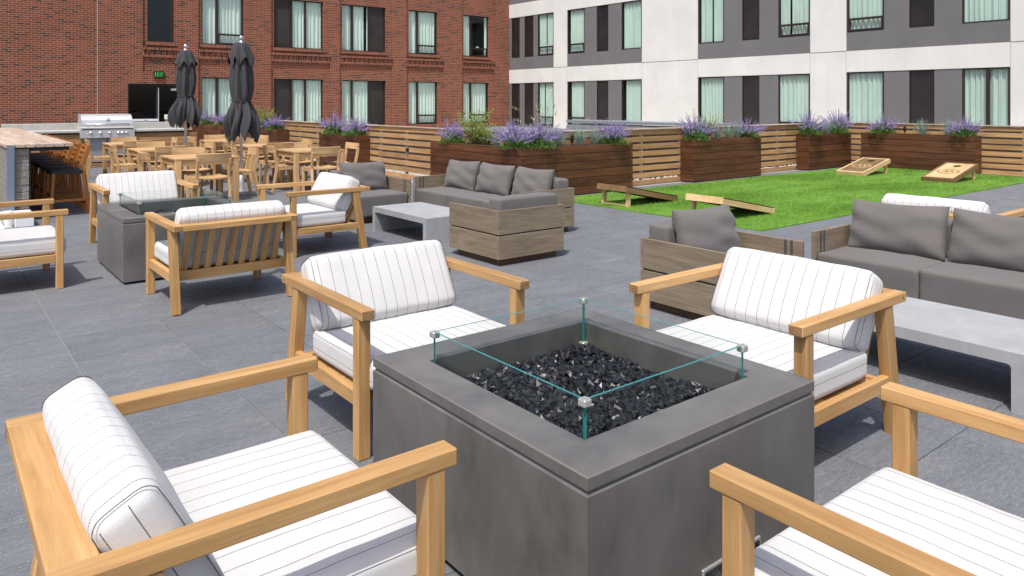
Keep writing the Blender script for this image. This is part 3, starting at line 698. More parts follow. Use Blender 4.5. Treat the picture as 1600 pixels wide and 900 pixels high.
pw_ = thing('backing_wall', 'dark brown parapet wall added behind the cedar fence slats', 'wall', (9.1, 10.75, -.1))  # dark wall added so slat gaps look dark, not filled with sunlit gravel
boxpart('panel', 0, .12, .121, 19.1, 0, 1.02, 'backing', pw_); boxpart('panel', 0, 10.3, 0, .12, 0, 1.02, 'backing', pw_); boxpart('panel', 10.301, 10.42, -17, .12, 0, 1.02, 'backing', pw_)
#@@OBJECTS
# ------------------------------------------------------------ fire tables
def fire_table(label, cx, cy, sx, sy, ox, oy, seed, nshard_obj, nshard):
    t = thing('fire_table', label, 'fire table', (cx, cy, 0), 0, 'square fire tables'); a, c = sx / 2, sy / 2; H_ = .566
    # hollow body with feet gap
    def shell(x, y, z0, z1, e, wall):
        b = MB(); rg = lambda x, y, z: [(-x, -y, z), (x, -y, z), (x, y, z), (-x, y, z)]
        Q = [rg(x - e, y - e, z0), rg(x, y, z0 + e), rg(x, y, z1 - e), rg(x - e, y - e, z1), rg(x - wall, y - wall, z1), rg(x - wall, y - wall, z0)]
        for q in range(len(Q)):
            for i in range(4): b.poly([Q[q][i], Q[q][(i + 1) % 4], Q[(q + 1) % 6][(i + 1) % 4], Q[(q + 1) % 6][i]])
        for i in range(4):   # rounded look on the upright corners
            pass
        return b
    link('body', shell(a, c, .02, .518, .006, .1).mesh('body', 'firestone'), t)
    link('groove', shell(a - .008, c - .008, .518, .526, .0005, .06).mesh('groove', 'firestone'), t)
    b = MB()
    for i in (-1, 1):
        for j in (-1, 1): b.tube([(i * (a - .07), j * (c - .07), 0), (i * (a - .07), j * (c - .07), .021)], .025, 10)
    link('foot', b.mesh('foot', 'black'), t)
    # top frame around the burner opening, bevelled outer edge
    b = MB(); e = .004; z0, z1 = .526, H_
    def ring(x, y, z): return [(-x, -y, z), (x, -y, z), (x, y, z), (-x, y, z)]
    R_ = [ring(a - e, c - e, z0), ring(a, c, z0 + e), ring(a, c, z1 - e), ring(a - e, c - e, z1), ring(ox + .002, oy + .002, z1), ring(ox, oy, z1 - .002), ring(ox, oy, .40)]
    for q in range(len(R_) - 1):
        for i in range(4): b.poly([R_[q][i], R_[q][(i + 1) % 4], R_[q + 1][(i + 1) % 4], R_[q + 1][i]])
    top = link('table_top', b.mesh('table_top', 'firestone'), t)
    b = MB()   # edge highlight painted in as a paler strip
    for r_ in (3,):
        p, q = ring(a - e + .0004, c - e + .0004, z1 + .0005), ring(a - .0002, c - .0002, z1 - e + .0005)
        for i in range(4): b.poly([p[i], p[(i + 1) % 4], q[(i + 1) % 4], q[i]])
    link('edge_highlight', b.mesh('edge_highlight', 'copperhighlight'), top)
    # glass guard: four panes, eight corner clips
    gx, gy, g0, g1, gt = ox - .018, oy - .018, .452, .676, .008
    def pane(x0, x1, y0, y1):
        b = MB(); b.mi = 0; lx = (x1 - x0) > (y1 - y0)
        v = [(x, y, z) for x in (x0, x1) for y in (y0, y1) for z in (g0, g1)]
        fs = [(0, 1, 3, 2), (4, 6, 7, 5), (0, 4, 5, 1), (2, 3, 7, 6), (0, 2, 6, 4), (1, 5, 7, 3)]
        for k, f in enumerate(fs):
            b.mi = 0 if ((k in (2, 3)) if lx else (k in (0, 1))) else 1; b.poly([v[i] for i in f])
        me = b.mesh('guard_pane', ['guardglass', 'glassedge']); link('guard_pane', me, t)
    pane(-gx, gx, -gy - gt, -gy); pane(-gx, gx, gy, gy + gt); pane(-gx - gt, -gx, -gy, gy); pane(gx, gx + gt, -gy, gy)
    cb_ = MB(); cb_.box(-.016, .016, -.016, .016, -.012, .012, .004); cm = cb_.mesh('corner_clip', 'clip')
    for i in (-1, 1):
        for j in (-1, 1):
            for z in (g1 - .010, g0 + .02):
                link('corner_clip', cm, t, (i * (gx + .002), j * (gy + .002), z))
    b = MB(); b.box(-ox - .01, ox + .01, -oy - .01, oy + .01, .40, .444); link('burner_pan', b.mesh('burner_pan', 'black'), t)
    # crushed black glass
    rs_ = random.Random(seed); base = [(1, 0, -.4), (-.5, .87, -.4), (-.5, -.87, -.4), (.1, .1, .8), (-.9, .2, .3), (.7, -.5, .4)]
    fs = [(0, 2, 1), (0, 5, 2), (0, 3, 5), (0, 1, 3), (1, 4, 3), (1, 2, 4), (2, 5, 3), (2, 3, 4)]; meshes = []
    for q in range(8):
        b = MB(); b.raw([tuple(k * rs_.uniform(.65, 1.25) for k in p) for p in base], fs); meshes.append(b.mesh('glass_shard', 'blackglass'))
    sh = []
    for q in range(nshard):
        x, y = rs_.uniform(-1, 1) * (ox - .03), rs_.uniform(-1, 1) * (oy - .03)
        rr = max(abs(x) / ox, abs(y) / oy); z = .460 + .022 * (1 - rr ** 3) + rs_.uniform(-.014, .014) + .008 * math.sin(x * 14) * math.cos(y * 11); s_ = rs_.uniform(.008, .0185)
        dist = (cx + x) * FW[0] + (cy + y) * FW[1]; sh.append((s_ / dist * (1 + (z - .4) * 6), x, y, z, s_))
    sh.sort(reverse=True); mb = MB()
    for k, (_, x, y, z, s_) in enumerate(sh):
        M = Matrix.Translation((x, y, z)) @ Matrix.Rotation(rs_.uniform(0, 6.28), 4, 'Z') @ Matrix.Rotation(rs_.uniform(0, 6.28), 4, 'X') @ Matrix.Scale(s_, 4)
        if k < nshard_obj: link('glass_shard', meshes[k % 8], t, M=M)
        else:
            me = meshes[k % 8]; mb.raw([v.co for v in me.vertices], [tuple(p.vertices) for p in me.polygons], M)
    link('crushed_glass', mb.mesh('crushed_glass', 'blackglass'), t, kind='stuff')
    return t
ft1 = fire_table('large dark grey fire table with black crushed glass in the foreground', 1.9275, 2.010, 1.115, 1.19, .408, .428, 1, 290, 5200)
ft2 = fire_table('dark grey fire table among the chairs at middle left', 1.892, 7.615, 1.115, 1.19, .408, .428, 2, 0, 3600)
# gas control panel low on the right-hand face of the near table
cp = boxpart('control_panel', -.08, .22, -.601, -.5935, .03, .138, 'steel', ft1, .002)
boxpart('recess', -.14, .14, -.0065, -.0039, -.044, .044, 'black', cp)
for q in (-.06, .05):
    b = MB(); b.tube([(q, -.007, .0), (q, -.03, .0)], .016, 14); link('knob', b.mesh('knob', 'chrome'), cp)

# ------------------------------------------------------------ slatted teak lounge chairs with striped cushions
def lounge_chair():
    t = thing('lounge_chair', 'x', 'lounge chair'); W, D = .935, .905; f = -D / 2; xo = W / 2
    for s_ in (-1, 1):
        xa = s_ * (xo - .0325)
        ar = beam('armrest', (xa, f, .6345), (xa, f + D, .6345), .065, .045, 'teak', t, .004)
        b = MB(); b.tube([(D / 2 - .035, -s_ * .0 + (-.033 if s_ > 0 else .033), .0), (D / 2 - .035, (-.0318 if s_ > 0 else .0318), .0)], .006, 8); 
        link('screw_plug', b.mesh('screw_plug', 'basewood'), ar)
        for e_ in (-1, 1): boxpart('end_grain', e_ * D / 2 - .0006, e_ * D / 2 + .0006, -.0285, .0285, -.0185, .0185, 'endgrain', ar)
        beam('front_leg', (xa, f + .062, 0), (xa, f + .062, .612), .060, .055, 'teak', t, .004, side=(1, 0, 0))
        beam('rear_leg', (xa, f + .842, .0), (xa, f + .742, .612), .056, .074, 'teak', t, .004, side=(1, 0, 0))
        b = MB(); b.tube([(s_ * (xo - .004), f + .062, .25), (s_ * (xo - .0015), f + .062, .25)], .006, 10); link('screw_plug', b.mesh('screw_plug', 'steel'), t)
        beam('side_rail', (xa, f + .09, .252), (xa, f + .768, .252), .035, .066, 'teak', t, .003)
    beam('back_rail', (-xo + .0652, f + D - .048, .634), (xo - .0652, f + D - .048, .634), .094, .0445, 'teak', t, .004)
    beam('front_rail', (-xo + .055, f + .085, .252), (xo - .055, f + .085, .252), .028, .066, 'teak', t, .003)
    beam('seat_back_rail', (-xo + .05, f + .700, .250), (xo - .05, f + .700, .250), .034, .070, 'teak', t, .003)
    for k in range(9):
        x = -.345 + k * .08625; beam('back_slat', (x, f + .672, .245), (x, f + .842, .612), .046, .016, 'teak', t, .002, side=(1, 0, 0))
    for k in range(6):
        y = f + .155 + k * .1; beam('seat_slat', (-xo + .048, y, .262), (xo - .048, y, .262), .094, .016, 'teak', t, .002)
    sc_ = link('seat_cushion', rcushion('seat_cushion', .822, .655, .132, .033, 'cushion', (0, .006, .010), 3, .0011), t, (0, f + .335, .352))
    for z_ in (-1, 1):
        b = MB(); hx_, hy_, r_ = .411 - .006, .3275 - .006, .05; pts = []
        for cx_, cy_, a0_ in ((1, 1, 0), (-1, 1, 90), (-1, -1, 180), (1, -1, 270)):
            for q in range(6): aa = R(a0_ + q * 18); pts.append((cx_ * (hx_ - r_) + r_ * math.cos(aa) - .004 * cx_, cy_ * (hy_ - r_) + r_ * math.sin(aa) - .004 * cy_, z_ * .0535))
        b.tube(pts + [pts[0]], .0036, 5, False); link('seam', b.mesh('seam', 'seamwhite', True), sc_)
    lean = R(28)
    bc = link('back_cushion', rcushion('back_cushion', .815, .150, .375, .043, 'cushion', (.004, .012, .008), 5, .0015, cap_axis='y'), t)
    bc.matrix_basis = Matrix.Translation((0, f + .690, .578)) @ Matrix.Rotation(-lean, 4, 'X')
    for s_ in (-1, 1):
        b = MB(); x = s_ * (.4075 - .0235); pts = []
        ry, rz, r_ = .075 - .004, .1875 - .004, .040
        for k in range(33):
            a = 2 * math.pi * k / 32; ca, sa = math.cos(a), math.sin(a)
            pts.append((x, (ry - r_) * (1 if ca > 0 else -1) * min(1, abs(ca) * 4) + r_ * ca + .0*ca, (rz - r_) * (1 if sa > 0 else -1) * min(1, abs(sa) * 4) + r_ * sa))
        b.tube([(p[0] + s_ * .0105, p[1], p[2]) for p in pts], .0011, 5, False); link('piping', b.mesh('piping', 'piping'), bc)
    return t
LC = lounge_chair(); lcu = []
G1 = 'striped teak lounge chairs'
for lab, x, y, rz in [
    ('teak lounge chair nearest the camera at lower left, back to the left edge', .635, 2.072, 90),
    ('teak lounge chair behind the left corner of the foreground fire table', 1.94, 3.357, 0),
    ('teak lounge chair at the right of the foreground fire table, facing left', 3.202, 2.082, -90),
    ('teak lounge chair cut off at the lower right corner, seen from behind its arm', 1.97, .678, 180),
    ('teak lounge chair cut off by the left edge, left of the middle fire table', .508, 7.69, 90),
    ('teak lounge chair behind the middle-left fire table, in front of the dining set', 1.91, 9.005, 0),
    ('teak lounge chair with slatted back toward us, before the middle-left fire table', 1.888, 6.195, 180),
    ('teak lounge chair seen from its side, right of the middle-left fire table', 3.303, 7.665, -90),
    ('teak lounge chair mostly hidden behind the right-hand grey sofa', 6.885, 2.70, 90)]:
    place(LC, lcu, 'lounge_chair', lab, (x, y, 0), R(rz), G1)

# ------------------------------------------------------------ grey modular seating
def panel_boards(t, p0, p1, th, side_n, inlay=None):
    """two stacked boards with a shadow gap between, p0->p1 along the outside"""
    p0 = Vector((*p0, 0)); p1 = Vector((*p1, 0))
    for z0, z1 in ((.067, .288), (.302, .527)):
        o = beam('board', p0 + Vector((0, 0, (z0 + z1) / 2)), p1 + Vector((0, 0, (z0 + z1) / 2)), th, z1 - z0, 'greywood', t, .002)
    d = p1 - p0; q0 = p0 + d * .03; q1 = p1 - d * .03; beam('spacer', q0 + Vector((0, 0, .295)), q1 + Vector((0, 0, .295)), th * .5, .016, 'black', t, 0)
    for k in (.12, .45, .8):
        q = p0 + d * k; boxpart('gap_block', q.x - .007, q.x + .007, q.y - .007, q.y + .007, .2875, .3025, 'doorgrey', t)
def seat_unit(name, label, L, D, npil, loc, rz, seat_n, cat, group, pw, skew=0, arm_r=True):
    """faces local -Y; L along x, D along y"""
    t = thing(name, label, cat, loc, rz, group); a, c = L / 2, D / 2; th = .032
    panel_boards(t, (-a, c - th / 2), (a, c - th / 2), th, (0, 1))
    for s_ in (-1, 1):
        panel_boards(t, (s_ * (a - th / 2), -c), (s_ * (a - th / 2), c - th - .001), th, (s_, 0))
        for k in (.075, .125):
            boxpart('metal_inlay', s_ * (a - th) - (.004 if s_ > 0 else -.0), s_ * (a - th) + (.0 if s_ > 0 else .004), -c + k, -c + k + .018, .30, .526, 'inlay', t)
            boxpart('metal_inlay', s_ * a - (.0 if s_ > 0 else .0015), s_ * a + (.0015 if s_ > 0 else 0), -c + k, -c + k + .004, .12, .2, 'inlay', t)
    for s_ in (-1, 1):
        for z in (.39, .42, .2, .17):
            boxpart('corner_key', s_ * a - .025, s_ * a + .025, c - .0005, c + .001, z, z + .004, 'doorgrey', t); 
    boxpart('plinth', -a + .055, a - .055, -c + .08, c - .055, 0, .069, 'basewood', t)
    w_ = (L - 2 * th - .006) / seat_n
    for k in range(seat_n):
        x = -a + th + .003 + w_ * (k + .5); link('seat_cushion', rcushion('seat_cushion', w_ - .004, D - th - .02, .28, .03, 'greyfabric', (0, .004, .014), 20 + k, .0026), t, (x, -.018 + .0, .222))
    link('bolster', rcushion('bolster', L - 2 * th - .03, .19, .285, .028, 'greyfabric', (0, .004, .006), 31, .0026), t, (0, c - th - .100, .495))
    for k in range(npil):
        span = L - 2 * th - .04; x = -span / 2 + span * (k + .5) / npil + skew; rs_ = random.Random(hash(label) % 1 + k + int(L * 100))
        p = link('pillow', pillow('pillow', pw, .42, .20, 'greyfabric', 40 + k * 3 + int(L * 10) + int(loc[1])), t)
        p.matrix_basis = Matrix.Translation((x, c - th - .265, .552)) @ Matrix.Rotation(rs_.uniform(-.05, .05), 4, 'Z') @ Matrix.Rotation(-.30, 4, 'X') @ Matrix.Rotation(rs_.uniform(-.02, .02), 4, 'Y')
    return t
GS = 'grey cushioned wooden seats'
seat_unit('armchair', 'grey armchair with its boarded back to the camera, before the sofa', .83, .84, 0, (4.675, 6.02, 0), R(180), 1, 'armchair', GS, .6)
seat_unit('armchair', 'grey armchair left of the sofa, half behind a teak chair', .83, .84, 1, (4.70, 9.07, 0), 0, 1, 'armchair', GS, .66)
seat_unit('armchair', 'grey wooden armchair with one pillow, behind the foreground chairs', .845, .85, 1, (4.70, 3.42, 0), 0, 1, 'armchair', GS, .69)
s1 = seat_unit('sofa', 'grey sofa with three pillows in front of the planters', 2.40, .81, 3, (5.765, 7.80, 0), R(-90), 3, 'sofa', GS, .68)
s2 = seat_unit('sofa', 'grey sofa cut off by the right edge', 2.40, .81, 3, (5.98, 2.0, 0), R(-90), 3, 'sofa', GS, .74)
boxpart('arm_bracket', -1.2 - .002, -1.165, -.411, -.405, .03, .527, 'steel', s1)
# concrete coffee tables
def coffee_table(label, x0, x1, y0, y1):
    t = thing('coffee_table', label, 'coffee table', ((x0 + x1) / 2, (y0 + y1) / 2, 0), 0, 'concrete coffee tables'); a, c = (x1 - x0) / 2, (y1 - y0) / 2; th = .062; h = .30
    b = MB(); r_ = .018
    prof = [(-c, .0), (-c, h - .003), (-c + .003, h), (c - .003, h), (c, h - .003), (c, 0), (c - th, 0), (c - th, h - th - r_), (c - th - r_ * .3, h - th - r_ * .3), (c - th - r_, h - th), (-c + th + r_, h - th), (-c + th + r_ * .3, h - th - r_ * .3), (-c + th, h - th - r_), (-c + th, 0)]
    n = len(prof)
    L_ = [(-a, y, z) for y, z in prof]; R_ = [(a, y, z) for y, z in prof]; b.raw(L_ + R_, [(i, (i + 1) % n, n + (i + 1) % n, n + i) for i in range(n)])
    # end caps as quads/strips to keep them clean
    def cap(x):
        P = [(x, y, z) for y, z in prof]
        b.poly([P[0], P[1], P[12], P[13]]); b.poly([P[5], P[4], P[7], P[6]]); b.poly([P[1], P[2], P[3], P[4], P[7], P[8], P[9], P[10], P[11], P[12]])
    cap(-a); cap(a)
    link('slab_frame', b.mesh('slab_frame', 'castconcrete'), t); return t
coffee_table('pale concrete coffee table in front of the three-pillow grey sofa', 4.27, 4.94, 6.91, 8.13)
coffee_table('pale concrete coffee table at the right edge', 4.285, 4.985, 1.325, 2.545)

# ------------------------------------------------------------ cornhole boards
def cornhole(label, x0, y0, y1, dirx, frame, field, mark, oriented):
    """low end at x0, rising towards x0+dirx*1.16; mark colour for ring and letter"""
    t = thing('cornhole_board', label, 'cornhole board', (x0, (y0 + y1) / 2, .018), 0 if dirx > 0 else math.pi, 'cornhole boards'); W = (y1 - y0); L = 1.17; th = .075
    sl_ = math.asin(.225 / L); Mt = Matrix.Rotation(-sl_, 4, 'Y')
    def bx(name, xa, xb, ya, yb, za, zb, mat, c=0):
        m = MB(); m.box(xa, xb, ya, yb, za, zb, c); return link(name, m.mesh(name, mat), t, M=Mt)
    # top sheet with a real round hole
    m = MB(); hx, hr = L - .23, .076; n = 24; xa, xb = .0, L; z1, z0 = th + .012, th
    ringp = [(hx + hr * math.cos(2 * math.pi * k / n), hr * math.sin(2 * math.pi * k / n)) for k in range(n)]
    def sq(k):
        a = 2 * math.pi * k / n; ca, sa = math.cos(a), math.sin(a); q = .14 / max(abs(ca), abs(sa)); return (hx + q * ca, q * sa)
    for k in range(n):
        p, q = ringp[k], ringp[(k + 1) % n]; u, v = sq(k), sq(k + 1)
        m.poly([(*p, z1), (*q, z1), (*v, z1), (*u, z1)]); m.poly([(*p, z1), (*q, z1), (*q, z0), (*p, z0)])
    B = W / 2 - .001
    for (a, b_, c, d) in ((xa, hx - .14, -B, B), (hx + .14, xb, -B, B), (hx - .14, hx + .14, -B, -.14), (hx - .14, hx + .14, .14, B)):
        m.poly([(a, c, z1), (b_, c, z1), (b_, d, z1), (a, d, z1)])
    link('deck', m.mesh('deck', field), t, M=Mt)
    for nm, a, b_, c, d in (('side_board', -.0, L, -W / 2, -W / 2 + .032), ('side_board', 0, L, W / 2 - .032, W / 2), ('end_board', -.018, 0, -W / 2, W / 2), ('end_board', L, L + .018, -W / 2, W / 2)):
        bx(nm, a, b_, c, d, 0, th - .001 if nm == 'side_board' else z1 + .001, frame, .002)
    for a, b_, c, d in ((0, L, -W / 2, -W / 2 + .045), (0, L, W / 2 - .045, W / 2), (0, .045, -W / 2 + .045, W / 2 - .045), (L - .045, L, -W / 2 + .045, W / 2 - .045)): bx('border', a, b_, c, d, z1 + .0012, z1 + .0024, frame)
    # oval emblem with a script letter
    m = MB(); cx = .50; zz = z1 + .002; n = 40
    for k in range(n):
        a, b_ = 2 * math.pi * k / n, 2 * math.pi * (k + 1) / n
        m.poly([(cx + .15 * math.cos(a), .2 * math.sin(a), zz), (cx + .15 * math.cos(b_), .2 * math.sin(b_), zz), (cx + .126 * math.cos(b_), .176 * math.sin(b_), zz), (cx + .126 * math.cos(a), .176 * math.sin(a), zz)])
    st = [[(-.12, -.055, .012), (-.085, -.055, .014), (-.05, .065, .016)], [(-.05, .065, .030), (-.008, -.06, .030)], [(-.008, -.06, .014), (.055, .065, .016)], [(.055, .065, .032), (.085, -.055, .030), (.125, -.05, .012)], [(-.09, .06, .012), (-.04, .066, .016)]]
    ez = 0
    for line in st:
        ez += .0003
        for (xa_, ya_, wa), (xb_, yb_, wb_) in zip(line[:-1], line[1:]):
            # letter x runs along board -y, letter up runs along +x of the board
            m.poly([(cx + ya_, -(xa_ - wa / 2), zz + ez), (cx + ya_, -(xa_ + wa / 2), zz + ez), (cx + yb_, -(xb_ + wb_ / 2), zz + ez), (cx + yb_, -(xb_ - wb_ / 2), zz + ez)])
    for q in (-.14, .14): m.poly([(cx - .006, q - .008, zz), (cx + .006, q - .008, zz), (cx + .006, q + .008, zz), (cx - .006, q + .008, zz)])
    link('emblem', m.mesh('emblem', mark), t, M=Mt)
    for s_ in (-1, 1): 
        y = s_ * (W / 2 - .055); xx = L * math.cos(sl_) - .105; beam('leg', (xx + .01, y, -.016), (xx - .0, y, .235), .04, .07, 'pine', t, .002, side=(0, 1, 0))
    xx = L * math.cos(sl_) - .09; beam('brace', (xx, -W / 2 + .08, .02), (xx, W / 2 - .08, .02), .03, .03, 'pine', t, .002)
    return t
cornhole('dark-sided cornhole board at the left end of the lawn', 9.21, 7.52, 8.12, -1, 'walnutstain', 'pine', 'walnutstain', 0)
cornhole('pale-sided cornhole board half hidden behind the grey armchair pillow', 9.24, 5.86, 6.46, -1, 'pine', 'walnutstain', 'pine', 0)
cornhole('brown cornhole board with pale frame and emblem on the lawn', 15.39, 7.65, 8.25, 1, 'pine', 'walnutstain', 'pine', 0)
cornhole('pale cornhole board with brown frame and emblem at far right', 15.42, 5.93, 6.53, 1, 'walnutstain', 'pine', 'walnutstain', 0)

# ------------------------------------------------------------ dining tables and chairs
def dining_table():
    t = thing('dining_table', 'x', 'dining table'); a = .475; h = .71
    for k in range(6): y = -a + .95 * (k + .5) / 6; beam('top_board', (-a, y, h - .014), (a, y, h - .014), .95 / 6 - .003, .028, 'teak_pale', t, .002)
    for i in (-1, 1):
        for j in (-1, 1): beam('leg', (i * (a - .045), j * (a - .045), 0), (i * (a - .045), j * (a - .045), h - .0285), .08, .08, 'teak_pale', t, .004, side=(0, 1, 0))
        beam('apron', (i * (a - .04), -a + .086, h - .075), (i * (a - .04), a - .086, h - .075), .025, .085, 'teak_pale', t, .002)
        beam('apron', (-a + .086, i * (a - .04), h - .075), (a - .086, i * (a - .04), h - .075), .025, .085, 'teak_pale', t, .002)
    return t
def curved_board(name, W, h, th, bow, mat, parent, loc, lean, n=8):
    m = MB(); P = []
    for i in range(n + 1):
        x = -W / 2 + W * i / n; y = -bow * (2 * x / W) ** 2; P.append((x, y))
    for i in range(n):
        (x0, y0), (x1, y1) = P[i], P[i + 1]
        a = [(x0, y0, -h / 2), (x0, y0 + th, -h / 2), (x0, y0 + th, h / 2), (x0, y0, h / 2)]; c = [(x1, y1, -h / 2), (x1, y1 + th, -h / 2), (x1, y1 + th, h / 2), (x1, y1, h / 2)]
        for k in range(4): m.poly([a[k], a[(k + 1) % 4], c[(k + 1) % 4], c[k]])
        if i == 0: m.poly(a)
        if i == n - 1: m.poly(c)
    return link(name, m.mesh(name, mat), parent, M=Matrix.Translation(loc) @ Matrix.Rotation(lean, 4, 'X'))
def dining_chair():
    t = thing('dining_chair', 'x', 'dining chair'); W = .51
    for s_ in (-1, 1):
        x = s_ * (W / 2 - .022)
        beam('front_leg', (x, -.20, 0), (x, -.185, .43), .042, .042, 'teak_pale', t, .003, side=(1, 0, 0))
        beam('rear_leg', (x, .285, 0), (x, .205, .44), .036, .050, 'teak_pale', t, .003, side=(1, 0, 0))
        beam('back_post', (x, .205, .42), (x, .262, .715), .036, .046, 'teak_pale', t, .003, side=(1, 0, 0))
        beam('side_rail', (x, -.165, .405), (x, .18, .405), .028, .05, 'teak_pale', t, .002)
    beam('front_rail', (-W / 2 + .045, -.19, .405), (W / 2 - .045, -.19, .405), .025, .05, 'teak_pale', t, .002)
    for k in range(6):
        y = -.205 + k * .078; m = MB()
        b_ = 6; 
        for i in range(b_):
            x0, x1 = -W / 2 + .006 + (W - .012) * i / b_, -W / 2 + .006 + (W - .012) * (i + 1) / b_; f_ = lambda x: .445 - .022 * (1 - (2 * x / W) ** 2) + .006 * (k == 0)
            vs_ = [(x0, -.033, f_(x0) - .016), (x0, .033, f_(x0) - .016), (x0, .033, f_(x0)), (x0, -.033, f_(x0)), (x1, -.033, f_(x1) - .016), (x1, .033, f_(x1) - .016), (x1, .033, f_(x1)), (x1, -.033, f_(x1))]
            m.raw(vs_, [(0, 1, 5, 4), (1, 2, 6, 5), (2, 3, 7, 6), (3, 0, 4, 7)] + ([(0, 1, 2, 3)] if i == 0 else []) + ([(4, 5, 6, 7)] if i == b_ - 1 else []))
        link('seat_slat', m.mesh('seat_slat', 'teak_pale'), t, (0, y, 0))
    curved_board('backrest', W, .115, .03, .03, 'teak_pale', t, (0, .268, .742), -.16)
    return t
DT = dining_table(); DC = dining_chair(); dtu = []; dcu = []
DTS = [('front left dining table, beside the fire-table lounge chairs', 3.46, 12.42), ('middle table of the left dining row', 3.455, 14.87), ('rear left dining table, nearest the grill', 3.455, 17.32),
       ('front right dining table, nearest the grey armchair', 5.53, 12.95), ('middle table of the right dining row, behind the larger umbrella pole', 5.42, 14.85), ('rear right dining table, nearest the far planter', 5.42, 17.30)]
for k, (lab, x, y) in enumerate(DTS):
    place(DT, dtu, 'dining_table', 'square teak ' + lab, (x, y, 0), 0, 'teak dining tables')
    short = ['front left', 'middle left', 'rear left', 'front right', 'middle right', 'rear right'][k]
    rr = random.Random(k + 5)
    for side, dx, dy, rz in (('near', -.08, -.72, 180), ('far', .05, .66, 0), ('left', -.52, .05, -90), ('right', .60, .02, 90)):
        # chair faces the table: local -Y points to it
        ang = {'near': 180, 'far': 0, 'left': 90, 'right': -90}[side]
        j = rr.uniform(-.04, .04)
        place(DC, dcu, 'dining_chair', 'teak dining chair on the %s side of the %s dining table' % (side, short), (x + dx + j, y + dy + rr.uniform(-.03, .03), 0), R(ang + rr.uniform(-4, 4)), 'teak dining chairs')

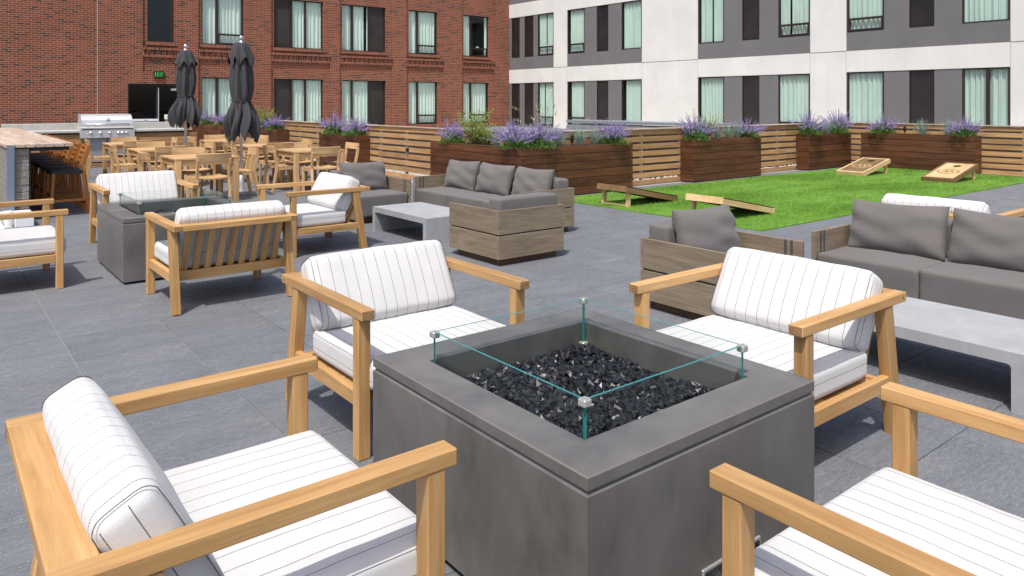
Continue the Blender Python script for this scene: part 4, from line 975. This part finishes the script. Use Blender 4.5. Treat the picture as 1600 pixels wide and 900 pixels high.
# ------------------------------------------------------------ closed umbrellas
def umbrella(label, x, y, seed, sc_, H_):
    t = thing('closed_umbrella', label, 'umbrella', (x, y, 0), 0, 'closed grey umbrellas'); rs_ = random.Random(seed)
    b = MB(); b.tube([(0, 0, .05), (0, 0, H_)], .024, 14); link('pole', b.mesh('pole', 'steel', True), t)
    bp = boxpart('base_plate', -.36, .36, -.36, .36, 0, .05, 'galv', t, .006)
    b = MB(); b.lathe([(.045, .05), (.045, .28), (.03, .3)], 14); link('base_sleeve', b.mesh('base_sleeve', 'steel', True), t)
    b = MB(); b.lathe([(.0, .125), (.022, .12), (.036, .10), (.04, .08), (.034, .055), (.02, .04), (.02, .03), (.045, .025), (.05, .0)], 16, (0, 0, H_)); link('finial', b.mesh('finial', 'chrome', True), t)
    # gathered canopy: cloth in sharp pleats, tied two thirds down, skirt hanging in pointed folds below
    zt = H_ - .01; n = 192; tie = 1.02
    prof = [(0, .095), (.015, .112), (.1, .125), (.25, .145), (.42, .165), (.6, .178), (.78, .178), (.92, .165), (1.0, .148), (1.03, .142), (1.08, .158), (1.15, .185), (1.24, .214), (1.34, .24), (1.44, .255), (1.54, .255), (1.64, .243), (1.76, .22)]
    NF = 7; kn = []; ang0 = 0
    for k in range(NF): ang0 += rs_.uniform(.75, 1.25); kn.append(ang0)
    kn = [q / ang0 for q in kn]; kn = [0] + kn; ridge = [rs_.uniform(.35, .62) for _ in range(NF)]; am_ = [rs_.uniform(.75, 1.25) for _ in range(NF)]; hang = [rs_.uniform(.72, 1.05) for _ in range(NF)]
    def fold(f):
        f = f % 1
        for k in range(NF):
            if kn[k] <= f < kn[k + 1] or (k == NF - 1 and f >= kn[k]):
                t_ = (f - kn[k]) / (kn[k + 1] - kn[k]); r0 = ridge[k]
                return k, (t_ / r0 if t_ < r0 else (1 - t_) / (1 - r0))
        return 0, 0
    def rad(d, base, th):
        f = th / (2 * math.pi); k, tri = fold(f + .02 * math.sin(d * 3 + seed))
        fine = abs(math.sin(math.pi * (f * 19 + .25 * math.sin(d * 5 + k)))) - .6
        if d < tie: am = .12 + .30 * min(1, d / .5); am *= 1 if d < .85 else max(.45, 1 - (d - .85) * 3.5); fa = .10
        else: am = .36 + .18 * min(1, (d - tie) / .35); fa = .24
        return base * (1 + am * (tri * am_[k] - .5) + fa * am * fine * 1.6)
    m = MB(); rows = []
    for d, base in prof:
        row = []
        for i in range(n):
            f = i / n; k, tri = fold(f); th = 2 * math.pi * f + (.18 * math.sin((d - tie) * 2.6 + seed) if d > tie else 0)
            r_ = rad(d, base, 2 * math.pi * f) * sc_
            dd = d if d < tie else tie + (d - tie) * (.66 + .34 * tri) * (.55 + .45 * hang[k])
            row.append((r_ * math.cos(th), r_ * math.sin(th), zt - dd * sc_))
        rows.append(row)
    vs_ = [p for r_ in rows for p in r_]; fs_ = []; lenm = [1.0, .9, 1.05, .95, 1.0, .85, 1.02, .92]
    for a in range(len(rows) - 1):
        for i in range(n): fs_.append((a * n + i, a * n + (i + 1) % n, (a + 1) * n + (i + 1) % n, (a + 1) * n + i))
    m.raw(vs_, fs_); m.raw(rows[0], [tuple(range(n))]); c = link('canopy', m.mesh('canopy', 'canopy', True), t)
    # upper vent flap
    m = MB(); rows = []
    for d, base in [(-.004, .100), (.012, .122), (.10, .140), (.20, .165), (.30, .188), (.40, .205)]:
        row = []
        for i in range(n):
            f = i / n; k, tri = fold(f + .07); th = 2 * math.pi * f
            r_ = (rad(max(d, 0), base, th) * (1 + .10 * max(0, d) / .4 * (tri - .4)) + .005) * sc_; dd = d * (1 - (.42 * (1 - tri)) * (d / .4)) * (.8 + .25 * hang[k])
            row.append((r_ * math.cos(th), r_ * math.sin(th), zt - dd * sc_))
        rows.append(row)
    fs_ = []
    for a in range(len(rows) - 1):
        for i in range(n): fs_.append((a * n + i, a * n + (i + 1) % n, (a + 1) * n + (i + 1) % n, (a + 1) * n + i))
    m.raw([p for r_ in rows for p in r_], fs_); m.raw(rows[0], [tuple(range(n))]); link('vent_flap', m.mesh('vent_flap', 'canopy', True), t)
    m = MB(); pts = [((.158 + .008 * math.sin(5 * a)) * sc_ * math.cos(a), (.158 + .008 * math.sin(5 * a)) * sc_ * math.sin(a), zt - 1.0 * sc_ + .012 * math.sin(2 * a + seed)) for a in [2 * math.pi * k / 40 for k in range(41)]]
    m.tube(pts, .009, 6, False)
    a0 = -2.2; e0 = Vector((.18 * sc_ * math.cos(a0), .18 * sc_ * math.sin(a0), zt - 1.0 * sc_)); m.tube([e0, e0 + Vector((-.02, -.03, -.05)), e0 + Vector((-.015, -.03, -.13))], .009, 6); link('tie_strap', m.mesh('tie_strap', 'canopy', True), t)
    return t
umbrella('slimmer closed dark grey umbrella on the left, nearer the entrance door', 4.18, 15.98, 3, .92, 2.62)
umbrella('larger closed dark grey umbrella rising between the dining tables', 4.33, 13.06, 8, 1.0, 2.60)

# ------------------------------------------------------------ grill counter and grill
gc = thing('grill_counter', 'outdoor kitchen counter with concrete top and wood cladding under the grill', 'counter', (0, 20.3, 0)); gx0, gx1 = 1.75, 5.6
boxpart('core', gx0 + .02, gx1 - .02, .035, .75, .0, .84, 'black', gc)
for k in range(8):
    z = .055 + k * .1
    for a, c in ((gx0, 3.02), (4.02, gx1)) if k > 0 else ((gx0, gx1),): beam('cladding_board', (a, .02, z), (c, .02, z), .028, .094, 'cladding', gc, .002)
    beam('cladding_board', (gx1 - .006, .04, z), (gx1 - .006, .75, z), .028, .094, 'cladding', gc, .002)
boxpart('countertop', gx0 - .3, 2.93, -.04, .8, .841, .895, 'concrete', gc, .006); boxpart('countertop', 4.10, gx1 - .25, -.04, .8, .841, .895, 'concrete', gc, .006); boxpart('countertop', 2.931, 4.099, .62, .8, .842, .894, 'concrete', gc)
boxpart('back_wall', 1.45, gx1 - .25, .801, 1.02, .0, 1.05, 'concrete', gc, .008)
for a, c in ((3.03, 3.5), (3.52, 4.0)):
    d_ = boxpart('access_door', a, c, .0, .022, .13, .70, 'doorgrey', gc, .004); boxpart('handle', -.012 + (.17 if a < 3.2 else -.17), .012 + (.17 if a < 3.2 else -.17), -.04, -.011, -.0, .22, 'steel', d_, .004)
gr = thing('gas_grill', 'stainless steel gas grill with closed hood set into the counter', 'grill', (3.515, 20.5, .84))
w_ = .57
m = MB(); prof = [(-.19, .15), (-.20, .20), (-.175, .30), (-.12, .385), (-.04, .43), (.25, .44), (.34, .40), (.36, .15)]; n = len(prof)
m.raw([(-w_ + .02, *p) for p in prof] + [(w_ - .02, *p) for p in prof], [(i, (i + 1) % n, n + (i + 1) % n, n + i) for i in range(n)] + [tuple(range(n)), tuple(range(n, 2 * n))]); hood = link('hood', m.mesh('hood', 'steel'), gr)
m = MB(); m.tube([(-.47, -.255, .20), (.47, -.255, .20)], .016, 10); m.tube([(-.44, -.255, .20), (-.44, -.19, .20)], .012, 8); m.tube([(.44, -.255, .20), (.44, -.19, .20)], .012, 8); link('handle', m.mesh('handle', 'chrome', True), hood)
m = MB(); m.tube([(0, -.172, .30), (0, -.196, .293)], .048, 20); link('thermometer', m.mesh('thermometer', 'white_plastic', True), hood)
m = MB(); m.tube([(0, -.18, .3), (0, -.193, .2965)], .056, 20); link('bezel', m.mesh('bezel', 'chrome', True), hood)
boxpart('body', -w_, w_, -.2, .4, -.02, .145, 'steel', gr, .005)
pn = boxpart('control_panel', -w_ - .02, w_ + .02, -.29, -.201, -.135, .125, 'steel', gr, .008); boxpart('drip_slot', -w_ + .02, w_ - .02, -.0465, -.0452, .075, .1, 'black', pn); boxpart('drip_tray', -w_ + .02, w_ - .02, -.052, -.0453, -.118, -.088, 'steel', pn)
boxpart('badge', -.5, -.42, -.0475, -.0452, -.03, .0, 'white_plastic', pn)
for q in (-.37, -.165, .035, .23, .315, .41):
    m = MB(); m.tube([(q, -.045, -.01), (q, -.075, -.01)], [.036, .03], 16); link('knob', m.mesh('knob', 'chrome', True), pn)
boxpart('shadow_gap', -w_, w_, -.19, -.1, -.18, -.136, 'black', gr)
# low railing beyond the counter, by the entrance
rl = thing('low_railing', 'low pale railing on short posts in front of the entrance door', 'railing', (6.3, 27.0, 0))
for q in (-.95, -.5, .15, .5): boxpart('post', q - .035, q + .035, -.035, .035, 0, 1.0, 'galv', rl)
for a, c in ((-1.05, -.1), (.55, 1.3)): boxpart('rail', a, c, -.03, .03, .94, 1.02, 'white_paint', rl, .005)
for q in (.1,): boxpart('end_cap', q, q + .1, -.06, .06, 1.0, 1.16, 'white_paint', rl, .01)

# ------------------------------------------------------------ bar with stools
bx0, bx1, by0, by1 = .86, 1.095, 11.62, 19.6
bw = thing('bar_counter', 'concrete block bar with weathered plank top at far left', 'bar', (0, 0, 0))
bw.location = (1.0, by0, 0); BO = Vector((1.0, by0, 0))
boxpart('core', bx0 + .012 - 1, bx1 - .012 - 1, .012, by1 - by0, .0, .955, 'black', bw)
for r_ in range(10):
    z0, z1 = .0 + r_ * .0955 + .002, (r_ + 1) * .0955 - .003; y = 0.; k = 0
    L0 = .4 if r_ % 2 == 0 else .2
    while y < 4.0:
        l_ = L0 if k == 0 else .4; jit = .002 * ((r_ * 7 + k * 3) % 4)
        boxpart('block', bx0 - 1 - jit * .5, bx1 - 1, y + .002 - (jit if k == 0 else 0), y + l_ - .002, z0, z1, 'splitblock', bw, .004); y += l_; k += 1
m = MB()
for r_ in range(10):
    y = 4.0 if r_ % 2 else 4.2
    while y < by1 - by0: m.box(bx0 - 1, bx1 - 1, y + .002, y + .398, r_ * .0955 + .002, (r_ + 1) * .0955 - .003); y += .4
link('blockwork', m.mesh('blockwork', 'splitblock'), bw, kind='stuff')
nb = 7; bw_ = (1.60 - bx0 + .03) / nb
for k in range(nb):
    x = bx0 - 1 - .03 + bw_ * (k + .5)
    for a, c in ((0, 2.6), (2.6, 5.3), (5.3, 7.95)): beam('top_plank', (x, a - .05 + .002, .99), (x, c - .05 - .002, .99), bw_ - .008, .045, 'bartop', bw, .004)
boxpart('steel_angle', bx1 - 1 + .002, 1.56 - 1, .05, by1 - by0 - .1, .915, .966, 'black', bw)
boxpart('back_panel', bx1 - 1 + .001, bx1 - 1 + .02, .02, by1 - by0 - .05, .0, .914, 'black', bw)
boxpart('steel_post', bx0 - 1 - .012, bx0 + .07 - 1, -.055, -.005, .0, 1.0, 'bluesteel', bw); 
kb = thing('white_kerb', 'white painted kerb around the pebble bed at the left edge', 'kerb', (.6, 11.35, 0))
boxpart('rim', -1.2, .5, .10, .2, 0, .16, 'white_paint', kb, .006); boxpart('rim', .30, .50, -.25, .099, 0, .16, 'white_paint', kb, .006); boxpart('rim', .05, .15, -.9, .099, 0, .1, 'white_paint', kb, .006)
m = MB(); m.lathe([(.0, .2), (.05, .2), (.055, .18), (.045, .02), (.05, 0)], 12, (.24, -.12, 0)); link('drain_cap', m.mesh('drain_cap', 'white_paint', True), kb)
pebbles('pebble_bed', 'loose brown and cream pebbles in the white kerbed bed', [(-.7, .62, 10.5, 11.42)], 1500, 9, r0=.02, r1=.045, z0=.01)
def bar_stool():
    t = thing('bar_stool', 'x', 'bar stool'); W = .44; sh = .60
    for s_ in (-1, 1):
        x = s_ * (W / 2 - .02)
        beam('front_leg', (x, -.21, 0), (x, -.175, sh), .038, .04, 'teak_orange', t, .003, side=(1, 0, 0))
        beam('rear_leg', (x, .255, 0), (x, .175, sh + .10), .034, .055, 'teak_orange', t, .003, side=(1, 0, 0))
        beam('back_post', (x, .178, sh + .08), (x, .262, .955), .034, .048, 'teak_orange', t, .003, side=(1, 0, 0))
        beam('side_stretcher', (x, -.195, .2), (x, .215, .2), .025, .035, 'teak_orange', t, .002)
    for z, y in ((.27, -.19), (.15, .225)): beam('stretcher', (-W / 2 + .03, y, z), (W / 2 - .03, y, z), .025, .04, 'teak_orange', t, .002)
    link('woven_seat', rcushion('woven_seat', W - .0, .40, .055, .02, 'weave', (0, 0, -.008), 3), t, (0, -.01, sh - .01))
    for k in range(4): curved_board('back_slat', W - .05, .038, .02, .03, 'teak_orange', t, (0, .200 + k * .020, .735 + k * .068), -.25)
    return t
BS = bar_stool(); bsu = []; names = ['nearest the camera', 'second from the camera', 'third from the camera', 'fourth from the camera', 'fifth from the camera', 'sixth from the camera', 'farthest from the camera']
for k in range(7):
    place(BS, bsu, 'bar_stool', 'orange teak bar stool with black woven seat, %s at the bar' % names[k], (1.575, 12.13 + .69 * k, 0), R(-90 + (-1) ** k * 2), 'bar stools')

# ------------------------------------------------------------ plants
def leafquad(V, F, p, d, up, L, w_):
    d = d.normalized(); s_ = d.cross(up); s_ = s_.normalized() if s_.length > 1e-4 else Vector((1, 0, 0)); b0 = len(V)
    V += [tuple(p), tuple(p + d * L * .45 + s_ * w_), tuple(p + d * L), tuple(p + d * L * .45 - s_ * w_)]; F.append((b0, b0 + 1, b0 + 2, b0 + 3))
def lavender(seed, n=76, Rr=.46, Hh=.52):
    rs_ = random.Random(seed); fV, fF, lV, lF = [], [], [], []; st = MB()
    for _ in range(n):
        a = rs_.uniform(0, 6.28); q = rs_.random() ** .6; base = Vector((.12 * q * math.cos(a), .10 * q * math.sin(a), 0)); out_ = Rr * q * rs_.uniform(.6, 1.05); h = Hh * rs_.uniform(.5, 1.12) * (1 - .35 * q * q)
        def pt(t): return base + Vector((math.cos(a) * out_ * t ** 1.4, math.sin(a) * out_ * t ** 1.4, h * (t - .12 * q * t * t)))
        st.tube([pt(0), pt(.35), pt(.7), pt(1)], [.0035, .003, .0025, .0015], 3, False)
        for k in range(22):   # whorls of the spike
            if rs_.random() < .12: continue
            t = .48 + .52 * k / 22; p = pt(t); r_ = .0195 * (1.08 - .75 * (t - .5) / .5)
            for m_ in range(4):
                d = Vector((rs_.gauss(0, 1), rs_.gauss(0, 1), rs_.uniform(.0, 1.2))); leafquad(fV, fF, p + Vector((rs_.uniform(-.005, .005), rs_.uniform(-.005, .005), rs_.uniform(-.008, .008))), d, Vector((rs_.gauss(0, 1), rs_.gauss(0, 1), .3)), r_ * rs_.uniform(.8, 1.4), r_ * .42)
        for k in range(9):
            t = rs_.uniform(.08, .55); p = pt(t); d = Vector((rs_.gauss(0, 1), rs_.gauss(0, 1), rs_.uniform(.1, .9))); leafquad(lV, lF, p, d, Vector((0, 0, 1)), rs_.uniform(.025, .05), .009)
    for _ in range(820):
        a = rs_.uniform(0, 6.28); q = rs_.random() ** .5; p = Vector((.30 * q * math.cos(a), .24 * q * math.sin(a), rs_.uniform(0, .22) * (1.15 - q * q) - .02)); d = Vector((math.cos(a) * q + rs_.gauss(0, .5), math.sin(a) * q + rs_.gauss(0, .5), rs_.uniform(.0, 1)))
        leafquad(lV, lF, p, d, Vector((rs_.gauss(0, .5), rs_.gauss(0, .5), 1)), rs_.uniform(.025, .055), rs_.uniform(.008, .014))
    t = thing('lavender_plant', 'x', 'plant'); link('flowers', npmesh('flowers', fV, fF, 'flower'), t, kind='stuff'); link('foliage', npmesh('foliage', lV, lF, 'leafgreen'), t, kind='stuff'); link('stems', st.mesh('stems', 'stem'), t, kind='stuff'); return t
def blades(name, cat, seed, n, Rr, Hh, wd, mat, heads=0):
    rs_ = random.Random(seed); V, F = [], []; hV, hF = [], []
    for k in range(n):
        a = rs_.uniform(0, 6.28); q = rs_.random() ** .7; base = Vector((.05 * q * math.cos(a), .05 * q * math.sin(a), 0)); h = Hh * rs_.uniform(.6, 1.05); o_ = Rr * q * rs_.uniform(.5, 1.1); s_ = Vector((-math.sin(a), math.cos(a), 0)) * wd; pr_ = None
        for i in range(5):
            t = i / 4; p = base + Vector((math.cos(a) * o_ * t ** 1.6, math.sin(a) * o_ * t ** 1.6, h * (t - .3 * q * t * t))); w2 = s_ * (1 - t * .9)
            if pr_:
                b0 = len(V); V += [tuple(pr_[0]), tuple(pr_[1]), tuple(p + w2), tuple(p - w2)]; F.append((b0, b0 + 1, b0 + 2, b0 + 3))
            pr_ = (p - w2, p + w2)
        if heads and k < heads:
            for i in range(26):
                t = .86 + .14 * i / 26; p = base + Vector((math.cos(a) * o_ * t ** 1.6, math.sin(a) * o_ * t ** 1.6, h * (t - .3 * q * t * t))); leafquad(hV, hF, p, Vector((rs_.gauss(0, 1), rs_.gauss(0, 1), rs_.gauss(0, 1))), Vector((0, 0, 1)), .03, .007)
    t = thing(name, 'x', cat); link('blades', npmesh('blades', V, F, mat), t, kind='stuff')
    if hV: link('seed_heads', npmesh('seed_heads', hV, hF, 'seedhead'), t, kind='stuff')
    return t
def wisp(seed):
    rs_ = random.Random(seed); V, F = [], []; st = MB()
    for _ in range(46):
        a = rs_.uniform(0, 6.28); q = rs_.random() ** .6; o_ = .3 * q; h = .5 * rs_.uniform(.5, 1.1)
        pt = lambda t: Vector((math.cos(a) * (.05 * q + o_ * t ** 1.3), math.sin(a) * (.05 * q + o_ * t ** 1.3), h * t)); st.tube([pt(0), pt(.5), pt(1)], [.003, .0025, .001], 3, False)
        for k in range(48): leafquad(V, F, pt(rs_.uniform(.12, 1)), Vector((rs_.gauss(0, 1), rs_.gauss(0, 1), rs_.uniform(-.2, 1))), Vector((rs_.gauss(0, .4), rs_.gauss(0, .4), 1)), rs_.uniform(.02, .045), .009)
    t = thing('leafy_shrub', 'x', 'plant'); link('foliage', npmesh('foliage', V, F, 'shrubgreen'), t, kind='stuff'); link('stems', st.mesh('stems', 'stem'), t, kind='stuff'); return t
LV = [lavender(1), lavender(2, 64, .40, .56), lavender(3, 86, .54, .48), lavender(6, 60, .48, .52)]; lvu = [[], [], [], []]
FS = blades('fescue_tuft', 'grass', 5, 170, .40, .40, .0032, 'fescue'); fsu = []; WS = wisp(4); wsu = []; TG = blades('tall_grass', 'grass', 8, 26, .75, .95, .0022, 'fescue', 14); tgu = []
Z = .828
def lav(k, x, y, s, label):
    k = lavn[0] % 4; lavn[0] += 1
    place(LV[k], lvu[k], 'lavender', label, (x, y, Z), rnd.uniform(0, 6.28), 'purple lavender plants', (s * rnd.uniform(.85, 1.1), s * rnd.uniform(.85, 1.1), s * rnd.uniform(.85, 1.12)))
lavn = [0]
def fes(x, y, s, label): place(FS, fsu, 'fescue', label, (x, y, Z), rnd.uniform(0, 6.28), 'blue fescue tufts', (s, s, s))
def wis(x, y, s, label): place(WS, wsu, 'wisp', label, (x, y, Z), rnd.uniform(0, 6.28), 'yellow-green shrubs', (s, s, s))
lav(0, 7.6, 24.75, 1.0, 'purple lavender seen between the two closed umbrellas, right-hand plant'); lav(1, 7.6, 26.4, 1.05, 'purple lavender seen between the two closed umbrellas, left-hand plant')
lav(2, 7.6, 20.1, 1.0, 'purple lavender just right of the larger closed umbrella'); wis(7.62, 21.0, 1.15, 'yellow-green shrub just right of the larger closed umbrella'); fes(7.6, 20.9, .9, 'blue fescue tuft beside the larger closed umbrella')
lav(1, 7.58, 16.35, 1.05, 'purple lavender at the left end of the planter behind the front right dining table'); lav(2, 7.58, 15.25, .98, 'purple lavender at the right end of the planter behind the front right dining table'); fes(7.62, 15.85, .9, 'blue fescue tuft between two lavenders behind the dining tables')
lav(0, 7.57, 11.35, .98, 'purple lavender at the left end of the planter behind the grey sofa'); wis(7.6, 10.72, 1.15, 'yellow-green shrub in the planter behind the grey sofa'); wis(7.62, 10.35, .7, 'small yellow-green shrub behind the grey sofa, right of the bigger one'); fes(7.6, 10.05, .8, 'blue fescue tuft behind the sofa, left of the big corner lavender')
lav(2, 7.56, 9.45, 1.12, 'large purple lavender spilling over the planter corner, left half'); lav(0, 7.92, 9.32, 1.05, 'large purple lavender spilling over the planter corner, right half')
fes(8.38, 9.33, .95, 'blue fescue tuft right of the big corner lavender'); fes(8.86, 9.34, 1.05, 'blue fescue tuft in the middle of the long corner planter'); fes(9.22, 9.34, .9, 'blue fescue tuft left of the lavender at the corner planter end'); lav(1, 9.62, 9.33, .98, 'purple lavender at the right end of the long corner planter')
place(TG, tgu, 'tall_grass', 'tall pale grass with seed heads rising behind the corner lavender', (8.2, 9.4, Z), .4, 'tall seeding grasses')
lav(2, 12.05, 9.36, 1.0, 'purple lavender at the left end of the mid-lawn planter'); wis(12.45, 9.4, .9, 'yellow-green shrub behind lavender in the mid-lawn planter'); fes(12.75, 9.36, .8, 'blue fescue tuft in the mid-lawn planter, leftmost'); fes(13.1, 9.36, .95, 'blue fescue tuft in the mid-lawn planter, middle'); fes(13.42, 9.36, .95, 'blue fescue tuft in the mid-lawn planter, next to its right lavender'); lav(1, 13.75, 9.36, 1.0, 'purple lavender at the right end of the mid-lawn planter')
place(TG, tgu, 'tall_grass', 'few tall seeding stalks in the mid-lawn planter', (12.4, 9.42, Z), 2.4, 'tall seeding grasses', (.75, .75, .75))
lav(0, 16.2, 9.36, 1.05, 'purple lavender at the left end of the far corner planter'); fes(16.75, 9.38, 1, 'blue fescue tuft in the far corner planter, left one'); fes(17.1, 9.38, 1, 'blue fescue tuft in the far corner planter, right one'); lav(2, 17.5, 9.36, 1.08, 'purple lavender at the right end of the far corner planter')
lav(1, 17.98, 8.5, 1.05, 'purple lavender at the left end of the planter behind the cornhole boards'); fes(17.98, 7.6, 1.1, 'blue fescue tuft alone in the middle of the rightmost planter'); fes(17.98, 7.05, 1, 'blue fescue tuft left of the rightmost lavender'); lav(0, 17.98, 6.72, .98, 'rightmost purple lavender, in the planter behind the cornhole boards')
# small planter spotlights
def spot(label, x, y):
    t = thing('planter_light', label, 'light', (x, y, Z), 0, 'black planter lights'); m = MB(); m.lathe([(.0, .19), (.028, .19), (.03, .17), (.03, .07), (.022, .06), (.008, .05), (.008, 0)], 12); link('housing', m.mesh('housing', 'black', True), t)
    m = MB(); m.lathe([(.0, .1915), (.022, .191)], 12); link('lens', m.mesh('lens', 'lens'), t)
spot('small black light in the planter behind the front dining tables', 7.52, 15.92); spot('small black light in the far corner planter by the lawn', 16.6, 9.3); spot('small black light in the planter behind the cornhole boards', 17.9, 7.95); spot('small black light in the long corner planter by the lawn', 8.62, 9.28); spot('small black light in the planter right of the larger umbrella', 7.5, 20.75)
